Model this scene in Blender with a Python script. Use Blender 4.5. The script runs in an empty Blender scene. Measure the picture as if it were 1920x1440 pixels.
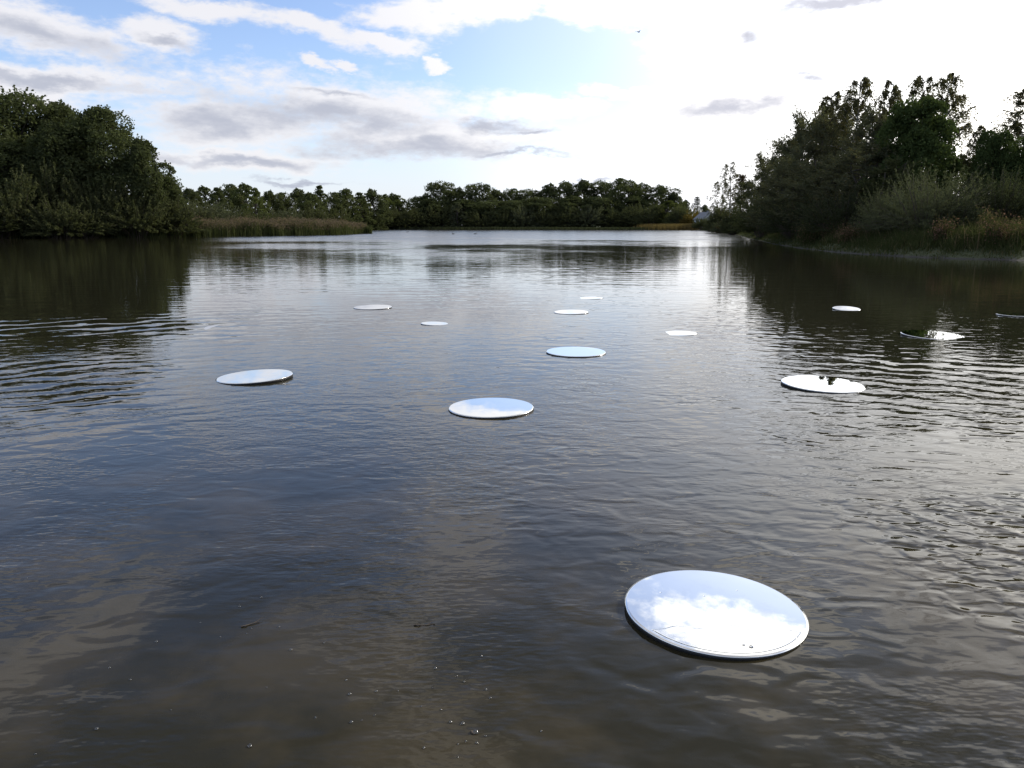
import bpy, math, random
import numpy as np
from mathutils import Vector, Matrix, Euler

R = math.radians
sc = bpy.context.scene
COL = sc.collection
rng = np.random.default_rng(7)
random.seed(7)

# ------------------------------------------------------------------ camera
FOC, CX, CY, HORIZON = 1450.0, 960.0, 720.0, 422.0
CAM_H = 1.9
PITCH = math.atan((CY - HORIZON) / FOC)
cam = bpy.data.cameras.new('camera')
cam_ob = bpy.data.objects.new('camera', cam)
COL.objects.link(cam_ob)
cam.sensor_width = 36.0
cam.lens = 36.0 * FOC / 1920.0
cam.clip_start, cam.clip_end = 0.05, 12000
cam_ob.location = (0, 0, CAM_H)
cam_ob.rotation_euler = (R(90) - PITCH, 0, 0)
sc.camera = cam_ob

# ------------------------------------------------------------------ light
SUN_EL, SUN_AZ = R(26), R(60)          # azimuth measured from +Y towards +X
SKY_STRENGTH = 0.14
sun = bpy.data.lights.new('sun', 'SUN')
sun.energy = 3.0
sun.angle = R(8.0)
sun.color = (1.0, 0.93, 0.82)
sun_ob = bpy.data.objects.new('sun', sun)
COL.objects.link(sun_ob)
SUN_DIR = Vector((math.sin(SUN_AZ) * math.cos(SUN_EL), math.cos(SUN_AZ) * math.cos(SUN_EL), math.sin(SUN_EL)))
sun_ob.rotation_euler = SUN_DIR.to_track_quat('Z', 'Y').to_euler()
sun_ob.location = (60, 60, 60)

vs = sc.view_settings
vs.view_transform = 'Standard'
vs.look = 'None'
vs.gamma = 1.0
vs.use_curve_mapping = False
vs.exposure = 0.4
sc.cycles.max_bounces = 7
sc.cycles.diffuse_bounces = 3
sc.cycles.glossy_bounces = 4
sc.cycles.transmission_bounces = 5
sc.cycles.transparent_max_bounces = 6
sc.cycles.caustics_reflective = False
sc.cycles.caustics_refractive = False
sc.cycles.sample_clamp_indirect = 4.0
sc.cycles.use_denoising = True


# ------------------------------------------------------------------ node expression helper
class X:
    """a float socket with arithmetic"""
    def __init__(s, nt, sock): s.nt, s.s = nt, sock
    def op(s, name, *a, clamp=False):
        n = s.nt.nodes.new('ShaderNodeMath'); n.operation = name; n.use_clamp = clamp
        for i, v in enumerate((s,) + a):
            if isinstance(v, X): s.nt.links.new(v.s, n.inputs[i])
            else: n.inputs[i].default_value = v
        return X(s.nt, n.outputs[0])
    def _c(s, v): return v if isinstance(v, X) else val(s.nt, v)
    def __add__(s, o): return s.op('ADD', o)
    __radd__ = __add__
    def __sub__(s, o): return s.op('SUBTRACT', o)
    def __rsub__(s, o): return s._c(o).op('SUBTRACT', s)
    def __mul__(s, o): return s.op('MULTIPLY', o)
    __rmul__ = __mul__
    def __truediv__(s, o): return s.op('DIVIDE', o)
    def __rtruediv__(s, o): return s._c(o).op('DIVIDE', s)
    def __neg__(s): return s * -1.0
    def smooth(s, lo, hi):
        n = s.nt.nodes.new('ShaderNodeMapRange'); n.interpolation_type = 'SMOOTHSTEP'
        s.nt.links.new(s.s, n.inputs['Value'])
        n.inputs['From Min'].default_value = lo; n.inputs['From Max'].default_value = hi
        return X(s.nt, n.outputs[0])

def val(nt, v):
    n = nt.nodes.new('ShaderNodeValue'); n.outputs[0].default_value = v
    return X(nt, n.outputs[0])
def combine(nt, x, y, z):
    n = nt.nodes.new('ShaderNodeCombineXYZ')
    for i, v in enumerate((x, y, z)):
        if isinstance(v, X): nt.links.new(v.s, n.inputs[i])
        else: n.inputs[i].default_value = v
    return n.outputs[0]
def separate(nt, sock):
    n = nt.nodes.new('ShaderNodeSeparateXYZ'); nt.links.new(sock, n.inputs[0])
    return [X(nt, o) for o in n.outputs]
def noise(nt, vec, scale, detail=2.0, rough=0.5, dims='3D', color=False, dist=0.0):
    n = nt.nodes.new('ShaderNodeTexNoise'); n.noise_dimensions = dims
    nt.links.new(vec, n.inputs['Vector'])
    n.inputs['Scale'].default_value = scale; n.inputs['Detail'].default_value = detail
    n.inputs['Roughness'].default_value = rough; n.inputs['Distortion'].default_value = dist
    return n.outputs['Color'] if color else X(nt, n.outputs[0])
def mixc(nt, fac, a, b):
    n = nt.nodes.new('ShaderNodeMix'); n.data_type = 'RGBA'
    if isinstance(fac, X): nt.links.new(fac.s, n.inputs[0])
    else: n.inputs[0].default_value = fac
    for i, v in ((6, a), (7, b)):
        if isinstance(v, (tuple, list)): n.inputs[i].default_value = (*v, 1)
        else: nt.links.new(v, n.inputs[i])
    return n.outputs[2]

# pixel of the photograph -> direction / point in the place
def ray(px, py):
    u, v = (px - CX) / FOC, (py - CY) / FOC
    cp, sp = math.cos(PITCH), math.sin(PITCH)
    return Vector((u, cp - v * sp, -sp - v * cp))
def ground(px, py, z=0.0):
    d = ray(px, py); t = (z - CAM_H) / d.z
    return Vector((d.x * t, d.y * t, z))
def at(px, py, Y):
    d = ray(px, py); t = Y / d.y
    return Vector((d.x * t, Y, CAM_H + d.z * t))

# ------------------------------------------------------------------ sky (world)
def build_world():
    w = bpy.data.worlds.new('World'); sc.world = w; w.use_nodes = True
    nt = w.node_tree; nt.nodes.clear()
    out = nt.nodes.new('ShaderNodeOutputWorld'); bg = nt.nodes.new('ShaderNodeBackground')
    nt.links.new(bg.outputs[0], out.inputs[0])
    bg.inputs['Strength'].default_value = SKY_STRENGTH
    K = 1.0 / SKY_STRENGTH
    sky = nt.nodes.new('ShaderNodeTexSky'); sky.sky_type = 'NISHITA'
    sky.sun_disc = False
    sky.sun_elevation = SUN_EL; sky.sun_rotation = SUN_AZ
    sky.air_density = 1.0; sky.dust_density = 0.3; sky.ozone_density = 2.5
    tc = nt.nodes.new('ShaderNodeTexCoord'); d = tc.outputs['Generated']
    x, y, z = separate(nt, d)
    zz = z.op('MAXIMUM', 0.0)
    az = x.op('ARCTAN2', y) * (180 / math.pi)
    el = z.op('ARCSINE') * (180 / math.pi)
    # cloud-deck plane coordinates: flattens clouds towards the horizon
    inv = 1.0 / (zz + 0.16)
    plane = combine(nt, x * inv, y * inv * 0.85, 0.0)
    n1 = noise(nt, plane, 2.3, 7, 0.58, '2D')
    sph = combine(nt, az * 0.05, el * 0.13, 0.0)
    n2 = noise(nt, sph, 2.2, 6, 0.62, '2D')
    n3 = noise(nt, sph, 7.0, 5, 0.62, '2D')
    nn = n1 * 0.25 + n2 * 0.45 + n3 * 0.30 - 0.5
    # the veil of bright thin cloud round the sun
    sd = nt.nodes.new('ShaderNodeVectorMath'); sd.operation = 'DOT_PRODUCT'
    nt.links.new(d, sd.inputs[0]); sd.inputs[1].default_value = SUN_DIR
    cosun = X(nt, sd.outputs['Value'])
    ang = cosun.op('MINIMUM', 1.0).op('ARCCOSINE') * (180 / math.pi)

    w1 = separate(nt, noise(nt, sph, 3.2, 6, 0.62, '2D', color=True)); w2 = separate(nt, noise(nt, sph, 1.1, 2, 0.5, '2D', color=True))
    waz = az + (w1[0] - 0.5) * 4.5 + (w2[0] - 0.5) * 6.0; wel = el + (w1[1] - 0.5) * 2.3 + (w2[1] - 0.5) * 1.6
    def blob(px, py, rx, ry, tilt=0.0):
        dd = ray(px, py).normalized()
        a0, e0 = math.degrees(math.atan2(dd.x, dd.y)), math.degrees(math.asin(dd.z))
        k = 180 / math.pi / FOC * 0.93
        da, de = waz - a0, wel - e0
        if tilt:
            c, s = math.cos(R(tilt)), math.sin(R(tilt))
            da, de = da * c + de * s, de * c - da * s
        q = (da * (1 / (rx * k))).op('POWER', 2.0) + (de * (1 / (ry * k))).op('POWER', 2.0)
        return 1.0 - q.op('SQRT')            # 1 in the middle, 0 on the rim, negative outside
    def union(items):
        r = None
        for it in items:
            b = blob(*it)
            r = b if r is None else r.op('SMOOTH_MAX', b, 0.15)
        return r
    white = union([(50, 52, 205, 50, -8), (305, 62, 78, 30, -5), (380, 8, 100, 22), (560, 50, 165, 24, -11), (720, 80, 85, 14, -6),
                   (790, 22, 150, 40), (960, 6, 150, 30), (90, 152, 280, 26, -2), (40, 185, 165, 30), (665, 200, 330, 62, -5),
                   (430, 240, 200, 56, 3), (820, 258, 270, 44), (470, 308, 200, 24), (1010, 200, 110, 22), (1150, 178, 120, 12, -4),
                   (1300, 85, 120, 60), (1390, 200, 210, 44), (1120, 20, 120, 30), (570, 118, 30, 9), (620, 120, 22, 8), (815, 118, 30, 8),
                   (1535, -530, 205, 60, 4), (1230, -370, 70, 14)])
    grey = union([(70, 66, 180, 24, -8), (325, 76, 55, 9, -6), (110, 156, 220, 12, -2), (620, 222, 300, 34, -4), (420, 238, 160, 34, 3),
                  (810, 276, 250, 26), (930, 236, 85, 14), (460, 310, 180, 11), (1380, 200, 185, 28), (1485, 158, 55, 10), (1388, 52, 40, 20),
                  (975, 287, 120, 8), (980, 244, 55, 9), (1560, 0, 220, 16), (600, 178, 120, 9), (1090, 345, 90, 5), (560, 345, 130, 5)])
    n4 = noise(nt, combine(nt, az * 0.05, el * 0.10, 0.0), 17.0, 4, 0.6, '2D') - 0.5
    puff = nn * 2.4 + n4 * 0.7
    wmask = (white * 1.0 + puff).smooth(-0.22, 0.55)
    gmask = (grey * 0.9 + nn * 2.6 + n4 * 0.3).smooth(-0.18, 0.92)
    # the rest of the sky goes on as broken cloud
    high = noise(nt, plane, 1.5, 6, 0.6, '2D')
    rest = high.smooth(0.52, 0.60) * el.smooth(17.0, 24.0)
    restg = high.smooth(0.60, 0.70) * el.smooth(17.0, 24.0)
    low = (n1 * 0.5 + n2 * 0.5).smooth(0.50, 0.66) * az.op('ABSOLUTE').smooth(36.0, 48.0)
    wmask = wmask.op('MAXIMUM', rest * 0.62).op('MAXIMUM', low * 0.9)
    gmask = gmask.op('MAXIMUM', restg * 0.9)
    glow = (1.0 - ang.smooth(24.0, 72.0))
    lowh = 1.0 - el.smooth(0.5, 10.0)
    veil = glow * (1.0 - el.smooth(16.0, 27.0) * 0.72)
    hs = nt.nodes.new('ShaderNodeHueSaturation'); hs.inputs['Saturation'].default_value = 0.96; hs.inputs['Value'].default_value = 1.06
    nt.links.new(sky.outputs[0], hs.inputs['Color']); c = mixc(nt, 1.0, hs.outputs[0], hs.outputs[0]); mul = nt.nodes.new('ShaderNodeVectorMath'); mul.operation = 'MULTIPLY'
    nt.links.new(c, mul.inputs[0]); mul.inputs[1].default_value = (0.96, 0.92, 1.02); c = mul.outputs[0]
    c = mixc(nt, (veil * 0.92 + lowh * 0.80).op('MINIMUM', 1.0), c, mixc(nt, glow.smooth(0.25, 0.9), mixc(nt, glow.smooth(0.0, 0.22), (0.60 * K, 0.645 * K, 0.73 * K), (0.98 * K, 1.00 * K, 1.06 * K)), (1.75 * K, 1.70 * K, 1.60 * K)))
    c = mixc(nt, el.smooth(23.0, 40.0) * 0.75, c, (0.29 * K, 0.285 * K, 0.28 * K))      # added grey overhead, out of view, takes blue from the near water's reflection
    bright = mixc(nt, glow, (0.70 * K, 0.69 * K, 0.71 * K), (1.65 * K, 1.58 * K, 1.48 * K))
    c = mixc(nt, wmask * 0.92, c, bright)
    greyc = mixc(nt, glow, (0.36 * K, 0.385 * K, 0.465 * K), (0.50 * K, 0.50 * K, 0.57 * K))
    c = mixc(nt, gmask * (0.88 + glow * 0.06), c, greyc)
    nt.links.new(c, bg.inputs['Color'])
    w.cycles.sampling_method = 'MANUAL'; w.cycles.sample_map_resolution = 512
build_world()

# ------------------------------------------------------------------ object helpers
def tag(o, label=None, cat=None, group=None, kind=None):
    if label: o['label'] = label
    if cat: o['category'] = cat
    if group: o['group'] = group
    if kind: o['kind'] = kind
    return o
def link(name, data, parent=None):
    o = bpy.data.objects.new(name, data); COL.objects.link(o)
    if parent: o.parent = parent
    return o
def empty(name, loc, rz=0.0):
    o = bpy.data.objects.new(name, None); COL.objects.link(o)
    o.empty_display_size = 0.3
    o.location = loc; o.rotation_euler = (0, 0, rz)
    return o
def mesh_np(name, verts, faces, mat, smooth=False):
    """verts (n,3), faces (m,k) arrays -> mesh"""
    verts = np.asarray(verts, np.float32); faces = np.asarray(faces, np.int32)
    m = bpy.data.meshes.new(name); k = faces.shape[1]
    m.vertices.add(len(verts)); m.vertices.foreach_set('co', verts.ravel())
    m.loops.add(faces.size); m.loops.foreach_set('vertex_index', faces.ravel())
    m.polygons.add(len(faces)); m.polygons.foreach_set('loop_start', np.arange(0, faces.size, k, dtype=np.int32))
    if smooth: m.polygons.foreach_set('use_smooth', np.ones(len(faces), bool))
    m.update(calc_edges=True)
    m.materials.append(mat)
    return m
def mesh_py(name, verts, faces, mat, smooth=False):
    m = bpy.data.meshes.new(name); m.from_pydata(verts, [], faces); m.update()
    m.materials.append(mat)
    if smooth:
        for p in m.polygons: p.use_smooth = True
    return m

# ------------------------------------------------------------------ materials
def new_mat(name):
    m = bpy.data.materials.new(name); m.use_nodes = True
    nt = m.node_tree; nt.nodes.clear()
    out = nt.nodes.new('ShaderNodeOutputMaterial')
    return m, nt, out
def leaf_mat(name, dark, light, trans=0.35, third=None, third_amt=0.12):
    m, nt, out = new_mat(name)
    g = nt.nodes.new('ShaderNodeNewGeometry'); oi = nt.nodes.new('ShaderNodeObjectInfo')
    r = X(nt, g.outputs['Random Per Island'])
    tcn = nt.nodes.new('ShaderNodeTexCoord')
    nz = noise(nt, tcn.outputs['Object'], 0.7, 2)
    f = (r * 0.6 + nz * 0.9 - 0.35 + (X(nt, oi.outputs['Random']) - 0.5) * 0.3).op('ADD', 0.0, clamp=True)
    c = mixc(nt, f, dark, light)
    if third:
        c = mixc(nt, (r * 7.31).op('FRACT').op('LESS_THAN', third_amt), c, third)
    df = nt.nodes.new('ShaderNodeBsdfDiffuse'); tr = nt.nodes.new('ShaderNodeBsdfTranslucent')
    nt.links.new(c, df.inputs[0])
    tc = mixc(nt, 0.35, c, (light[0] * 1.3, light[1] * 1.5, light[2] * 0.5)); nt.links.new(tc, tr.inputs[0])
    mx = nt.nodes.new('ShaderNodeMixShader'); mx.inputs[0].default_value = trans
    nt.links.new(df.outputs[0], mx.inputs[1]); nt.links.new(tr.outputs[0], mx.inputs[2])
    nt.links.new(mx.outputs[0], out.inputs[0])
    return m
def plain(name, col, rough=0.8, metal=0.0, var=0.25, scale=6.0, bump=0.0):
    m, nt, out = new_mat(name)
    p = nt.nodes.new('ShaderNodeBsdfPrincipled')
    tcn = nt.nodes.new('ShaderNodeTexCoord')
    nz = noise(nt, tcn.outputs['Object'], scale, 5, 0.6)
    c = mixc(nt, nz, tuple(v * (1 - var) for v in col), tuple(min(1, v * (1 + var)) for v in col))
    nt.links.new(c, p.inputs['Base Color'])
    p.inputs['Roughness'].default_value = rough; p.inputs['Metallic'].default_value = metal
    if bump:
        b = nt.nodes.new('ShaderNodeBump'); b.inputs['Strength'].default_value = bump
        nt.links.new(nz.s, b.inputs['Height']); nt.links.new(b.outputs[0], p.inputs['Normal'])
    nt.links.new(p.outputs[0], out.inputs[0])
    return m

M = {}
M['bark'] = plain('bark', (0.07, 0.055, 0.042), 0.9, var=0.4, scale=9)
M['birch_bark'] = plain('birch_bark', (0.32, 0.30, 0.27), 0.8, var=0.5, scale=5)
M['oak_leaf'] = leaf_mat('oak_leaf', (0.0600, 0.0696, 0.0360), (0.1104, 0.1248, 0.0576))
M['alder_leaf'] = leaf_mat('alder_leaf', (0.0551, 0.0643, 0.0333), (0.1010, 0.1170, 0.0505))
M['far_leaf'] = leaf_mat('far_leaf', (0.0660, 0.0768, 0.0384), (0.1260, 0.1416, 0.0576))
M['pale_leaf'] = leaf_mat('pale_leaf', (0.078, 0.092, 0.034), (0.125, 0.142, 0.052), 0.45)
M['bush_leaf'] = leaf_mat('bush_leaf', (0.0620, 0.0680, 0.0360), (0.1050, 0.1120, 0.0520))
M['grey_leaf'] = leaf_mat('grey_leaf', (0.0805, 0.0874, 0.0529), (0.1323, 0.1403, 0.0782), 0.30)
M['willow_leaf'] = leaf_mat('willow_leaf', (0.0818, 0.0845, 0.0554), (0.1478, 0.1478, 0.0871), 0.35, (0.16, 0.13, 0.06), 0.06)
M['ivy_leaf'] = leaf_mat('ivy_leaf', (0.0462, 0.0638, 0.0264), (0.0880, 0.1188, 0.0418), 0.35)
M['birch_leaf'] = leaf_mat('birch_leaf', (0.060, 0.062, 0.032), (0.120, 0.112, 0.060), 0.40, (0.20, 0.15, 0.08), 0.10)
M['brown_needle'] = leaf_mat('brown_needle', (0.060, 0.045, 0.028), (0.110, 0.075, 0.040), 0.2)
M['needle'] = leaf_mat('needle', (0.032, 0.042, 0.026), (0.058, 0.070, 0.040), 0.15)
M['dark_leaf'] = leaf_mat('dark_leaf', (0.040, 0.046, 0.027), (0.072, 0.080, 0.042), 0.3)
M['orange_leaf'] = leaf_mat('orange_leaf', (0.11, 0.085, 0.025), (0.18, 0.13, 0.040), 0.4)
M['reed'] = leaf_mat('reed', (0.0484, 0.0616, 0.0264), (0.0862, 0.0950, 0.0405), 0.30)
M['reed_plume'] = leaf_mat('reed_plume', (0.10, 0.075, 0.060), (0.19, 0.145, 0.110), 0.35)
M['gold_reed'] = leaf_mat('gold_reed', (0.1190, 0.0850, 0.0382), (0.2040, 0.1487, 0.0638), 0.35)
M['grass'] = leaf_mat('grass', (0.0390, 0.0510, 0.0210), (0.0825, 0.0915, 0.0375), 0.35, (0.17, 0.14, 0.075), 0.10)
M['weed'] = leaf_mat('weed', (0.0408, 0.0476, 0.0204), (0.0816, 0.0816, 0.0340), 0.35, (0.20, 0.13, 0.085), 0.25)
M['red_weed'] = leaf_mat('red_weed', (0.0560, 0.0496, 0.0272), (0.1040, 0.0840, 0.0440), 0.35, (0.22, 0.12, 0.09), 0.35)

# ------------------------------------------------------------------ lake outline, terrain
shore = []
for p in [(0, 447), (150, 446), (280, 445), (400, 443.5), (520, 442), (620, 440.5), (684, 437.5)]:
    shore.append(ground(*p).xy)
tip = shore[-1]
shore += [Vector((tip.x - 2, tip.y + 7)), Vector((tip.x - 26, tip.y + 12)), Vector((tip.x - 60, tip.y + 20)), Vector((-112, 262)), Vector((-98, 305))]
for p in [(700, 430.6), (780, 430.3), (880, 430.2), (1000, 430.2), (1120, 430.4), (1215, 430.7), (1290, 431.3), (1335, 433.0), (1362, 436.5),
          (1385, 441.5), (1415, 449), (1455, 458), (1500, 465), (1560, 472), (1640, 478), (1760, 484), (1920, 488)]:
    shore.append(ground(*p).xy)
shore += [Vector(p) for p in [(36, 36), (40, 24), (34, 10), (22, 1), (10, -0.8), (0, -1.2), (-12, -0.8), (-34, 4), (-60, 22), (-92, 60), (-98, 96)]]
SH = np.array([[v.x, v.y] for v in shore])

def signed_dist(P):
    """distance to the lake outline, negative inside the lake"""
    P = np.asarray(P, float); A = SH; B = np.roll(SH, -1, 0)
    best = np.full(len(P), 1e18); inside = np.zeros(len(P), bool)
    for a, b in zip(A, B):
        ab = b - a; t = np.clip(((P - a) @ ab) / (ab @ ab), 0, 1)
        q = a + t[:, None] * ab
        best = np.minimum(best, ((P - q) ** 2).sum(1))
        cond = (a[1] > P[:, 1]) != (b[1] > P[:, 1])
        with np.errstate(divide='ignore', invalid='ignore'):
            xi = (b[0] - a[0]) * (P[:, 1] - a[1]) / (b[1] - a[1]) + a[0]
        inside ^= cond & (P[:, 0] < xi)
    dd = np.sqrt(best)
    return np.where(inside, -dd, dd)
def bumps(x, y):
    return (np.sin(x * 0.31 + 1.3) * np.cos(y * 0.27 + 0.4) + 0.6 * np.sin(x * 0.83 + y * 0.61) + 0.4 * np.sin(x * 1.7 - y * 1.3 + 2.0)) / 2.0
def land_z(P):
    P = np.asarray(P, float); s = signed_dist(P)
    right = 1 / (1 + np.exp(-(P[:, 0] - 10) / 6)) * (1 / (1 + np.exp((P[:, 1] - 230) / 25)))
    hgt = 0.45 + 0.95 * right
    up = hgt * (1 - np.exp(-np.maximum(s, 0) / 3.2)) + 0.14 * bumps(P[:, 0], P[:, 1]) * np.clip(s / 4, 0, 1)
    dn = -np.minimum(np.maximum(-s, 0) * 0.16, 1.4)
    return np.where(s > 0, up, dn)

def axis(lo, hi, step, far):
    a = list(np.arange(lo, hi + 0.01, step)); s = step
    v = a[-1]
    while v < far: s *= 1.35; v += s; a.append(v)
    s = step; v = a[0]
    while v > -far: s *= 1.35; v -= s; a.insert(0, v)
    return np.array(a)
def build_land():
    xs = axis(-110, 75, 1.25, 5000)
    ys = axis(-12, 210, 1.6, 5000)
    # extra rows across the far shore
    ys = np.unique(np.concatenate([ys[ys < 205], np.arange(206, 380, 4.0), ys[ys > 384]]))
    gx, gy = np.meshgrid(xs, ys); P = np.stack([gx.ravel(), gy.ravel()], 1)
    z = land_z(P)
    nx, ny = len(xs), len(ys)
    i = np.arange(nx * ny).reshape(ny, nx)
    F = np.stack([i[:-1, :-1], i[:-1, 1:], i[1:, 1:], i[1:, :-1]], -1).reshape(-1, 4)
    m, nt, out = new_mat('bank_earth')
    p = nt.nodes.new('ShaderNodeBsdfPrincipled'); p.inputs['Roughness'].default_value = 0.95
    g = nt.nodes.new('ShaderNodeNewGeometry'); px_, py_, pz_ = separate(nt, g.outputs['Position'])
    n1 = noise(nt, g.outputs['Position'], 0.6, 6, 0.65); n2 = noise(nt, g.outputs['Position'], 5.0, 4, 0.6)
    grass = mixc(nt, n2, (0.030, 0.042, 0.016), (0.075, 0.085, 0.034))
    mud = mixc(nt, n2, (0.020, 0.019, 0.016), (0.055, 0.052, 0.046))
    f = (pz_ + (n1 - 0.5) * 0.5).smooth(0.03, 0.16)
    nt.links.new(mixc(nt, f, mud, grass), p.inputs['Base Color'])
    b = nt.nodes.new('ShaderNodeBump'); b.inputs['Strength'].default_value = 0.5; b.inputs['Distance'].default_value = 0.1
    nt.links.new(n2.s, b.inputs['Height']); nt.links.new(b.outputs[0], p.inputs['Normal'])
    nt.links.new(p.outputs[0], out.inputs[0])
    o = link('ground', mesh_np('ground', np.stack([P[:, 0], P[:, 1], z], 1), F, m, True))
    tag(o, kind='structure')
build_land()
def zat(x, y): return float(land_z(np.array([[x, y]]))[0])

# ------------------------------------------------------------------ water
def build_water():
    m, nt, out = new_mat('lake_water')
    g = nt.nodes.new('ShaderNodeNewGeometry'); pos = g.outputs['Position']
    x, y, _ = separate(nt, pos)
    r = (x * x + y * y).op('SQRT')
    # 1. rings that widen outwards, raised near the landing place
    wob = noise(nt, pos, 0.55, 2, 0.5, '2D') - 0.5
    wob2 = noise(nt, pos, 2.2, 1, 0.5, '2D') - 0.5
    def ring(cx, cy, lam, amt, ph):
        dx, dy = x - cx, y - cy
        rr = (dx * dx + dy * dy).op('SQRT').op('MAXIMUM', 0.3)
        phase = rr.op('LOGARITHM', math.e) * (2 * math.pi / lam) + wob * ph + wob2 * ph * 0.45
        s = phase.op('COSINE')
        s = s + (phase * 2.0 + 0.7).op('COSINE') * 0.3
        return s * dx / rr * amt, s * dy / rr * amt
    az = x.op('ARCTAN2', y) * (180 / math.pi)
    pat = noise(nt, pos, 0.22, 2, 0.5, '2D')
    left = (1.0 - az.smooth(-26.0, -14.0)) * r.smooth(6.0, 10.0) * (1.0 - r.smooth(16.0, 21.0))
    right = az.smooth(6.0, 18.0) * r.smooth(3.6, 6.0) * (1.0 - r.smooth(10.0, 16.0))
    base = r.smooth(3.0, 6.0) * (1.0 - r.smooth(30.0, 60.0)) * 0.20 * (1.0 - az.smooth(10.0, 17.0) * r.smooth(10.0, 15.0) * 0.8)
    rmask = ((left * 1.0 + right * 1.35) * pat.smooth(0.25, 0.55) + base * pat.smooth(0.38, 0.6))
    ax_, ay_ = ring(0.4, -0.6, 0.040, 0.034, 8.0)
    bx_, by_ = ring(-1.5, -2.0, 0.033, 0.012, 11.0)
    sx, sy = (ax_ + bx_) * rmask, (ay_ + by_) * rmask
    # 2. smooth chop and 3. fine ripples: gradients of noise by finite differences
    def grad(scale, ax, ay, detail, rough, eps, dist=0.0):
        def h(ox, oy): return noise(nt, combine(nt, (x + ox) * ax, (y + oy) * ay, 0.0), scale, detail, rough, '2D', dist=dist)
        h0 = h(0.0, 0.0)
        return (h(eps, 0.0) - h0) / eps, (h(0.0, eps) - h0) / eps
    near = 1.0 - r.smooth(7.0, 26.0)
    gx, gy = grad(4.2, 0.75, 1.15, 1.0, 0.45, 0.01, 0.5)
    kx = 0.0075 * (near * 0.85 + 0.15) * (pat * 0.9 + 0.5) * (az.smooth(-4.0, 14.0) * 0.6 + 0.7)
    sx, sy = sx + gx * kx, sy + gy * kx
    fx, fy = grad(9.5, 0.75, 1.15, 0.6, 0.5, 0.004, 0.4)
    patch = noise(nt, pos, 0.45, 2, 0.5, '2D').smooth(0.42, 0.62)
    k2 = 0.0150 * (1.0 - r.smooth(5.0, 14.0)) * (patch * 0.85 + 0.15) * (az.smooth(-6.0, 14.0) * 0.8 + 0.2)
    sx, sy = sx + fx * k2, sy + fy * k2
    vx, vy = grad(21.0, 0.6, 1.3, 1.0, 0.5, 0.003)
    k5 = 0.0022 * (1.0 - r.smooth(6.0, 18.0)) * (noise(nt, pos, 0.8, 3, 0.55, '2D').smooth(0.40, 0.62) * 0.9 + 0.15)
    sx, sy = sx + vx * k5, sy + vy * k5
    # 4. long low swell lines and wind ruffle on the open lake
    lx, ly = grad(1.0, 0.35, 1.6, 3.0, 0.55, 0.02)
    k3 = 0.0068 * r.smooth(8.0, 25.0)
    sx, sy = sx + lx * k3, sy + ly * k3
    wn = separate(nt, noise(nt, combine(nt, x * 0.45, y * 2.0, 0.0), 1.6, 3, 0.6, '2D', color=True))
    gust = noise(nt, combine(nt, x * 0.012, y * 0.03, 0.0), 1.0, 3, 0.5, '2D')
    openw = (y + (noise(nt, combine(nt, x * 0.05, y * 0.05, 0.0), 1.0, 4, 0.6, '2D') - 0.5) * 150.0).smooth(40.0, 135.0) * (1.0 - (x / y.op('MAXIMUM', 1.0) + 0.02).op('ABSOLUTE').smooth(0.30, 0.40))
    ruf = openw * gust.smooth(0.12, 0.34) 
    k4 = r.smooth(18.0, 60.0) * 0.018 + ruf * 0.13
    # ruffled normals get an added lean so the far band mirrors brighter sky
    sx, sy = sx + (wn[0] - 0.5) * k4 * 0.5, sy + (wn[1] - 0.5) * k4 + ruf * 0.042
    nrm = nt.nodes.new('ShaderNodeVectorMath'); nrm.operation = 'NORMALIZE'
    nt.links.new(combine(nt, -sx, -sy, 1.0), nrm.inputs[0])
    p = nt.nodes.new('ShaderNodeBsdfPrincipled')
    silt = noise(nt, pos, 1.1, 5, 0.58, '2D').smooth(0.36, 0.66)
    body = mixc(nt, silt, (0.018, 0.0165, 0.0085), (0.044, 0.036, 0.0195))
    deep = mixc(nt, r.smooth(4.0, 14.0), body, (0.020, 0.019, 0.011))
    nt.links.new(deep, p.inputs['Base Color'])
    p.inputs['IOR'].default_value = 1.333
    nt.links.new((0.015 + r.smooth(14.0, 70.0) * 0.025 + ruf * 0.17).s, p.inputs['Roughness'])
    nt.links.new(nrm.outputs[0], p.inputs['Normal'])
    nt.links.new(p.outputs[0], out.inputs[0])
    o = link('water', mesh_py('water', [(-140, -4, 0), (70, -4, 0), (120, 400, 0), (-160, 400, 0)], [(0, 1, 2, 3)], m))
    tag(o, kind='structure')
build_water()

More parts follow.
